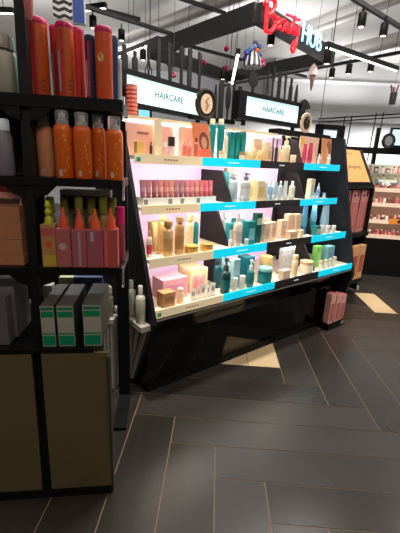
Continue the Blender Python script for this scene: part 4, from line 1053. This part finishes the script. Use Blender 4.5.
def ledbar(p, q, label, w=.045, h=.05, st=6):
    p = Vector(p); q = Vector(q)
    t = thing('linear_lamp', label, 'lamp', (p+q)/2, math.atan2(q.y-p.y, q.x-p.x)); L_ = (q-p).length
    obj('housing', BX(-L_/2, L_/2, -w/2, w/2, 0, h), BLACK, t)
    obj('diffuser', BX(-L_/2+.01, L_/2-.01, -w*.3, w*.3, -.006, 0), mat((255, 250, 240), .5, emit=st, var=0), t)
    for x in (-L_*.2, L_*.2): obj('hanging_wire', TU([(x, 0, h), (x, 0, CEIL-p.z)], .003, 6), BLACK, t)
ledbar(on_z(326, 47, 2.72), on_z(397, 71, 2.72), 'bright linear lamp running right from the beauty sign')
ledbar(on_z(238, 54, 2.56), on_z(232, 84, 2.56), 'white linear lamp seen end-on between the two lit signs')
ledbar(on_z(118, 57, 2.86), on_z(159, 41, 2.86), 'linear lamp beside the left canopy beam', st=4)
ledbar(on_z(-20, 12, 2.9), on_z(14, 13.5, 2.9), 'linear lamp seen left of the rack post', st=5)
ledbar(on_z(84, 11, 3.0), on_z(106, 8, 3.0), 'short linear lamp right of the phone-shaped prop', st=4)
def rail(p, q, label):
    p = Vector(p); q = Vector(q)
    t = thing('track_rail', label, 'track', (p+q)/2, math.atan2(q.y-p.y, q.x-p.x)); L_ = (q-p).length
    obj('rail_body', BX(-L_/2, L_/2, -.018, .018, 0, .035), BLACK, t)
    for x in (-L_*.35, L_*.35): obj('hanging_wire', TU([(x, 0, .035), (x, 0, CEIL-p.z)], .003, 6), BLACK, t)
def spot(x, y, z, label, down=True):
    q = on_z(x, y, z)
    t = thing('track_spotlight', label, 'spotlight', q, .3, 'black track spotlights')
    obj('lamp_housing', LA([(.0, -.055), (.035, -.055), (.038, -.05), (.038, .05), (.03, .058), (0, .058)], seg=16), BLACK, t, True)
    obj('yoke', BX(-.008, .008, -.01, .01, .058, .11), BLACK, t)
    obj('lens', LA([(0, -.0575), (.026, -.0575), (.026, -.056)], seg=16), mat((255, 240, 220), .4, emit=2, var=0), t)
def ext(a, b, f0, f1):
    a = Vector(a); b = Vector(b); return a+(b-a)*f0, a+(b-a)*f1
rail(*ext(on_z(90, 10, 2.9), on_z(160, 32, 2.9), -.3, 1.2), 'black track rail slanting down to the left canopy corner')
rail(*ext(on_z(110, 13, 3.15), on_z(140, 21, 3.15), -.5, 1), 'black track rail high above the blue canister')
rail(*ext(on_z(352, 0, 2.95), on_z(400, 29, 2.95), -.5, 1.3), 'black track rail crossing the top right corner')
rail(*ext(on_z(250, 82, 2.85), on_z(400, 54, 2.85), -.3, 1.2), 'long black track rail crossing below the linear lamp')
rail(*ext(on_z(180, 0, 3.2), on_z(225, 15, 3.2), -.5, 1), 'black track rail above the canopy front beam')
rail(*ext(on_z(160, 40, 2.95), on_z(306, 78, 2.95), 0, 1), 'black track rail inside the canopy square')
for i, (x, y, z, l) in enumerate(((362, 20, 2.82, 'left spotlight on the top right track'), (384, 29.5, 2.82, 'right spotlight on the top right track'), (327.5, 57.5, 2.52, 'spotlight just below the letter B of the white word'), (332, 73, 2.72, 'leftmost spotlight on the long track below the linear lamp'), (349, 69, 2.72, 'middle spotlight on the long track below the linear lamp'), (371, 66.5, 2.72, 'rightmost spotlight on the long track below the linear lamp'), (93, 22, 2.85, 'spotlight between the phone prop and rightmost orange canister'), (121.5, 35, 2.85, 'spotlight just above the fat bottle cut-out'), (223, 75, 2.7, 'left of two small spotlights above the round emblem'), (230.5, 78, 2.7, 'right of two small spotlights above the round emblem'), (271, 39, 2.70, 'spotlight beneath the red word of the beauty sign'), (143, 55, 2.7, 'spotlight above the left sign beside the scissors cut-out'))):
    spot(x, y, z, l)
# Beauty HUB sign on the canopy beam
bd = (cr-cn); bd.z = 0; bd.normalize(); bn = Vector((bd.y, -bd.x, 0))
SP = Vector((cn.x, cn.y, CZ1)) + bn*.10
def sp(x, y): return on_plane(x, y, SP, bn)
RED = mat((236, 20, 36), .4, emit=1.2, var=.03)
bs = thing('neon_sign', 'red script Beauty with white HUB letters on the canopy beam', 'sign', sp(285, 25), math.atan2(bd.y, bd.x))
inv = Matrix.Translation(bs.location) @ Matrix.Rotation(math.atan2(bd.y, bd.x), 4, 'Z'); inv = inv.inverted()
def stroke(pts, r):
    # smooth Catmull-Rom through the points
    P = [sp(250+x/5, y/5) for x, y in pts]; out = []
    for i in range(len(P)-1):
        p0, p1, p2, p3 = P[max(i-1, 0)], P[i], P[i+1], P[min(i+2, len(P)-1)]
        for k in range(5):
            t_ = k/5
            out.append(.5*((2*p1)+(p2-p0)*t_+(2*p0-5*p1+4*p2-p3)*t_**2+(3*p1-p0-3*p2+p3)*t_**3))
    out.append(P[-1])
    return TU([inv @ p for p in out], r, 8)
obj('red_letter', stroke([(86, 0), (84, 60), (80, 120), (78, 160)], .018), RED, bs, True)
obj('red_letter', stroke([(76, 20), (95, -8), (122, 2), (124, 35), (108, 62), (88, 74), (112, 74), (128, 100), (118, 140), (98, 160), (76, 152)], .018), RED, bs, True)
obj('red_letter', stroke([(124, 124), (140, 112), (146, 94), (134, 90), (128, 115), (134, 138), (152, 132)], .013), RED, bs, True)
obj('red_letter', stroke([(176, 104), (160, 100), (152, 124), (158, 148), (172, 140), (178, 108), (176, 140), (186, 152)], .013), RED, bs, True)
obj('red_letter', stroke([(190, 112), (186, 140), (192, 160), (204, 152), (210, 118), (206, 150), (214, 162)], .013), RED, bs, True)
obj('red_letter', stroke([(226, 82), (216, 130), (214, 160), (222, 170)], .014), RED, bs, True)
obj('red_letter', stroke([(182, 74), (205, 80), (225, 94), (250, 100)], .012), mat((236, 50, 90), .4, emit=.8), bs, True)
obj('red_letter', stroke([(228, 130), (224, 156), (230, 170), (240, 160), (248, 128), (240, 170), (228, 230), (216, 262), (206, 240), (222, 205)], .013), RED, bs, True)
hubm = mat((176, 232, 252), .4, emit=1.2, var=.01)
P0 = inv @ sp(302, 37); P1 = inv @ sp(322, 40); hgt = ((inv @ sp(311, 27)) - (inv @ sp(311, 46.5))).length
hb_ = text_bm('HUB', 1, .005)
xs_ = [v.co.x for v in hb_.verts]; zs_ = [v.co.z for v in hb_.verts]
for v in hb_.verts:
    fx = (v.co.x-min(xs_))/(max(xs_)-min(xs_)); fz = (v.co.z-min(zs_))/(max(zs_)-min(zs_))-.5
    v.co = Vector((P0.x+(P1.x-P0.x)*fx, v.co.y, (inv @ sp(311, 36.8)).z+fz*hgt))
obj('white_letters', hb_, hubm, bs)
# coloured hanging figure: striped skirt with blue and pink blossoms
q = at_dist(252, 57, 4.5); k_ = depth_of(q)/F
t = thing('paper_flower_basket', 'hanging striped paper basket with blue, orange and pink paper blossoms', 'hanging decoration', q, .3)
sk = LA([(7*k_, 3*k_), (9*k_, -1*k_), (11*k_, -9*k_), (10.5*k_, -9.5*k_), (0, -9*k_)], seg=24)
for i_, f in enumerate(sk.faces): pass
so = obj('striped_basket', sk, C(226, 224, 224), t)
so.data.materials.append(C(34, 34, 40))
for p_ in so.data.polygons:
    a = math.atan2(p_.center.y, p_.center.x)
    if int((a+PI)/(2*PI)*24) % 2: p_.material_index = 1
rng = random.Random(11)
for (x, z, c) in ((-8, 2, (60, 90, 170)), (-9, -3, (40, 60, 120)), (-4, 5, (90, 130, 200)), (0, 8, (150, 170, 210)), (3, 5, (226, 100, 50)), (1, 11, (60, 70, 90)), (6, 1, (50, 80, 160)), (9, -3, (206, 60, 110)), (11, -6, (216, 90, 130)), (-5, 0, (40, 50, 110)), (5, 9, (70, 100, 170))):
    b = bmesh.new(); bmesh.ops.create_icosphere(b, subdivisions=2, radius=2.6*k_)
    for v in b.verts: v.co *= 1+rng.uniform(-.25, .25); v.co += Vector((x*k_, -4*k_, z*k_))
    obj('paper_blossom', b, C(*c), t)
hang(q, CEIL-q.z, t)
for i, (x, y) in enumerate(((204, 63), (226.5, 49), (226, 68), (173.5, 75))):
    q = at_dist(x, y, (5.0, 4.6, 5.3, 3.2)[i]); k_ = depth_of(q)/F
    t = thing('crimson_pompom', ['crimson paper ball hanging left of the end-on linear lamp', 'upper crimson paper ball near the end-on linear lamp', 'lower crimson paper ball near the end-on linear lamp', 'crimson paper ball behind the comb cut-outs of left sign'][i], 'hanging decoration', q, 0, 'crimson paper balls')
    b = bmesh.new(); bmesh.ops.create_icosphere(b, subdivisions=2, radius=2.6*k_)
    for v in b.verts: v.co *= 1+rng.uniform(-.25, .2)
    obj('paper_ball', b, C(170, 16, 60), t)
    hang(q, CEIL-q.z, t)
# ice cream prop
q = at_dist(312.5, 77, 4.6); k_ = depth_of(q)/F
t = thing('ice_cream_prop', 'pink and white ice cream cone prop hanging right of the right sign', 'hanging decoration', q)
obj('cone', LA([(0, -13*k_), (.8*k_, -12*k_), (2.6*k_, 0), (3.2*k_, 1.5*k_), (0, 1.5*k_)]), C(206, 150, 146), t, True)
b = bmesh.new(); lathe(b, [(0, 1.5*k_), (4.4*k_, 1.6*k_), (4.6*k_, 4*k_), (4*k_, 6*k_), (3.7*k_, 7.5*k_), (2.2*k_, 10*k_), (.4*k_, 12*k_), (0, 12*k_)])
obj('scoop', b, C(250, 216, 208, emit=.4), t, True)
hang(q, CEIL-q.z, t)
# hanging hand prop
q = at_dist(393.5, 95, 5.6); k_ = depth_of(q)/F
t = thing('brush_pot_prop', 'dark pot with reddish brush handles hanging near right edge', 'hanging decoration', q)
obj('pot', LA([(0, -9*k_), (3*k_, -9*k_), (3.4*k_, 2*k_), (0, 2*k_)]), C(86, 78, 80), t, True)
for x0_, x1_, z_ in ((-2, -4, 9), (0, -1, 7), (2, 3.4, 9.5)):
    obj('brush_handle', TU([(x0_*k_, 0, 1.8*k_), (x1_*k_, 0, z_*k_)], [.8*k_, .9*k_], 8), C(156, 70, 84), t, True)
hang(q, CEIL-q.z, t)
# black truss line by the back wall
tq0 = at_dist(318, 119, 7.5); tq1 = at_dist(402, 110.5, 7.5)
t = thing('hanging_truss', 'thin black hanging frame across the pale back wall', 'frame', tq0)
b = TU([Vector((0, 0, 0)), tq1-tq0 + Vector((.6, 0, 0))], .014, 6); tube(b, [Vector((0, 0, -.06)), tq1-tq0 + Vector((.6, 0, -.06))], .012, 6)
obj('rail_body', b, BLACK, t)
for x in (345, 352, 376, 383):
    a = at_dist(x, 116, 7.5)-tq0
    zz = a.x/(tq1-tq0).x*(tq1-tq0).z
    obj('drop_rod', TU([(a.x, 0, zz), (a.x-.02, 0, -.75)], .011, 6), BLACK, t)
obj('hanging_wire', TU([(.05, 0, 0), (.05, 0, CEIL-tq0.z)], .006, 6), BLACK, t)
# ducts and pipes on the ceiling
DU = mat((196, 192, 188), .5, metal=.2)
def duct(p, q, r, label, nm='air_duct'):
    b = TU([p, q], r, 16); o = obj(nm, b, DU, None, True); tag(o, label, 'duct'); return o
duct(on_z(100, 48, 3.6), on_z(262, -14, 3.6), .09, 'long pale duct above the left canopy beam')
duct(on_z(130, 40, 3.75), on_z(300, -30, 3.75), .06, 'pale pipe parallel to the long duct')
duct(on_z(330, 56, 3.5), on_z(420, 34, 3.5), .11, 'pale duct crossing behind the linear lamp on the right')
duct(on_z(256, 52, 3.8), on_z(420, -8, 3.8), .05, 'thin pale pipe running toward the top right corner')

# ------------------------------------------------------------------ lights
w = bpy.data.worlds.new('world'); SC.world = w; w.use_nodes = True
w.node_tree.nodes['Background'].inputs[0].default_value = (.9, .93, 1, 1); w.node_tree.nodes['Background'].inputs[1].default_value = .3
for x in (-2.5, 1.2, 5):
    for y in (-1.5, 1.6):
        area('room_fill', (x, y, 3.85), (0, 0, 0), 1.2, .3, 27 if y < 0 else 11, (1, .95, .88))  # unseen area lamps added overhead as front fill
area('display_lamp', GP(1.0, .05, 3.8), (0, 0, GY), 3.4, .25, 125, (1, .96, .9))
for x, y in ((-3, 6.2), (1, 7), (5, 6), (3, 9), (-2, 9.5), (5.5, 9)):
    o = area('room_fill', (x, y, 3.0), (PI, 0, 0), 2, .4, 30, (.98, .98, 1))  # upward-facing area lights added to brighten the ceiling
for x, y in ((-3, 7), (2.5, 10.3), (5.5, 10.3), (4.2, 4.0)):
    area('room_fill', (x, y, 3.9 if y < 10 else zs-.05), (0, 0, 0), 1.5, .5, 36 if y < 10 else 110, (1, .98, .95))  # added area lights; the pair under the soffit brightens the back wall
def aim(loc, tgt, power, half, blend=.5):  # unseen spot lamps added as fill, not tied to any track fixture
    l = bpy.data.lights.new('fill_spot', 'SPOT'); l.energy = power; l.spot_size = 2*half; l.spot_blend = blend; l.shadow_soft_size = .06; l.color = (1, .95, .87)
    o = bpy.data.objects.new('fill_spot', l); COL.objects.link(o); o.location = loc
    o.rotation_euler = (Vector(tgt)-Vector(loc)).to_track_quat('-Z', 'Y').to_euler()
for u in (.25, 1.0, 1.8):
    aim(GP(u+.3, 2.2, 3.7), GP(u, -.05, 1.12), 112, math.radians(15))  # added front fill for the gondola products
aim(Vector((.7, -.6, 3.6)), LP(-.2, .1, 1.25), 40, math.radians(17))
aim(RP(.4, -1.6, 3.6), RP(0, .1, 1.0), 230, math.radians(19))  # added fill on the poster rack
aim(GP(2.3, 1.5, 3.6), GP(2.03, .05, .15), 120, math.radians(8))  # added to brighten the cartons in the floor tray
aim(MP(.5, -1.6, 3.6), MP(.5, .1, 1.0), 260, math.radians(22))  # added fill on the far makeup unit
aim(GP(-.42, .02, 3.7), GP(-.1, -.2, .4), 330, math.radians(6))  # added to brighten the dark gap with the ribbed cabinets
SC.view_settings.view_transform = 'Standard'
SC.view_settings.look = 'None'
SC.view_settings.exposure = 0
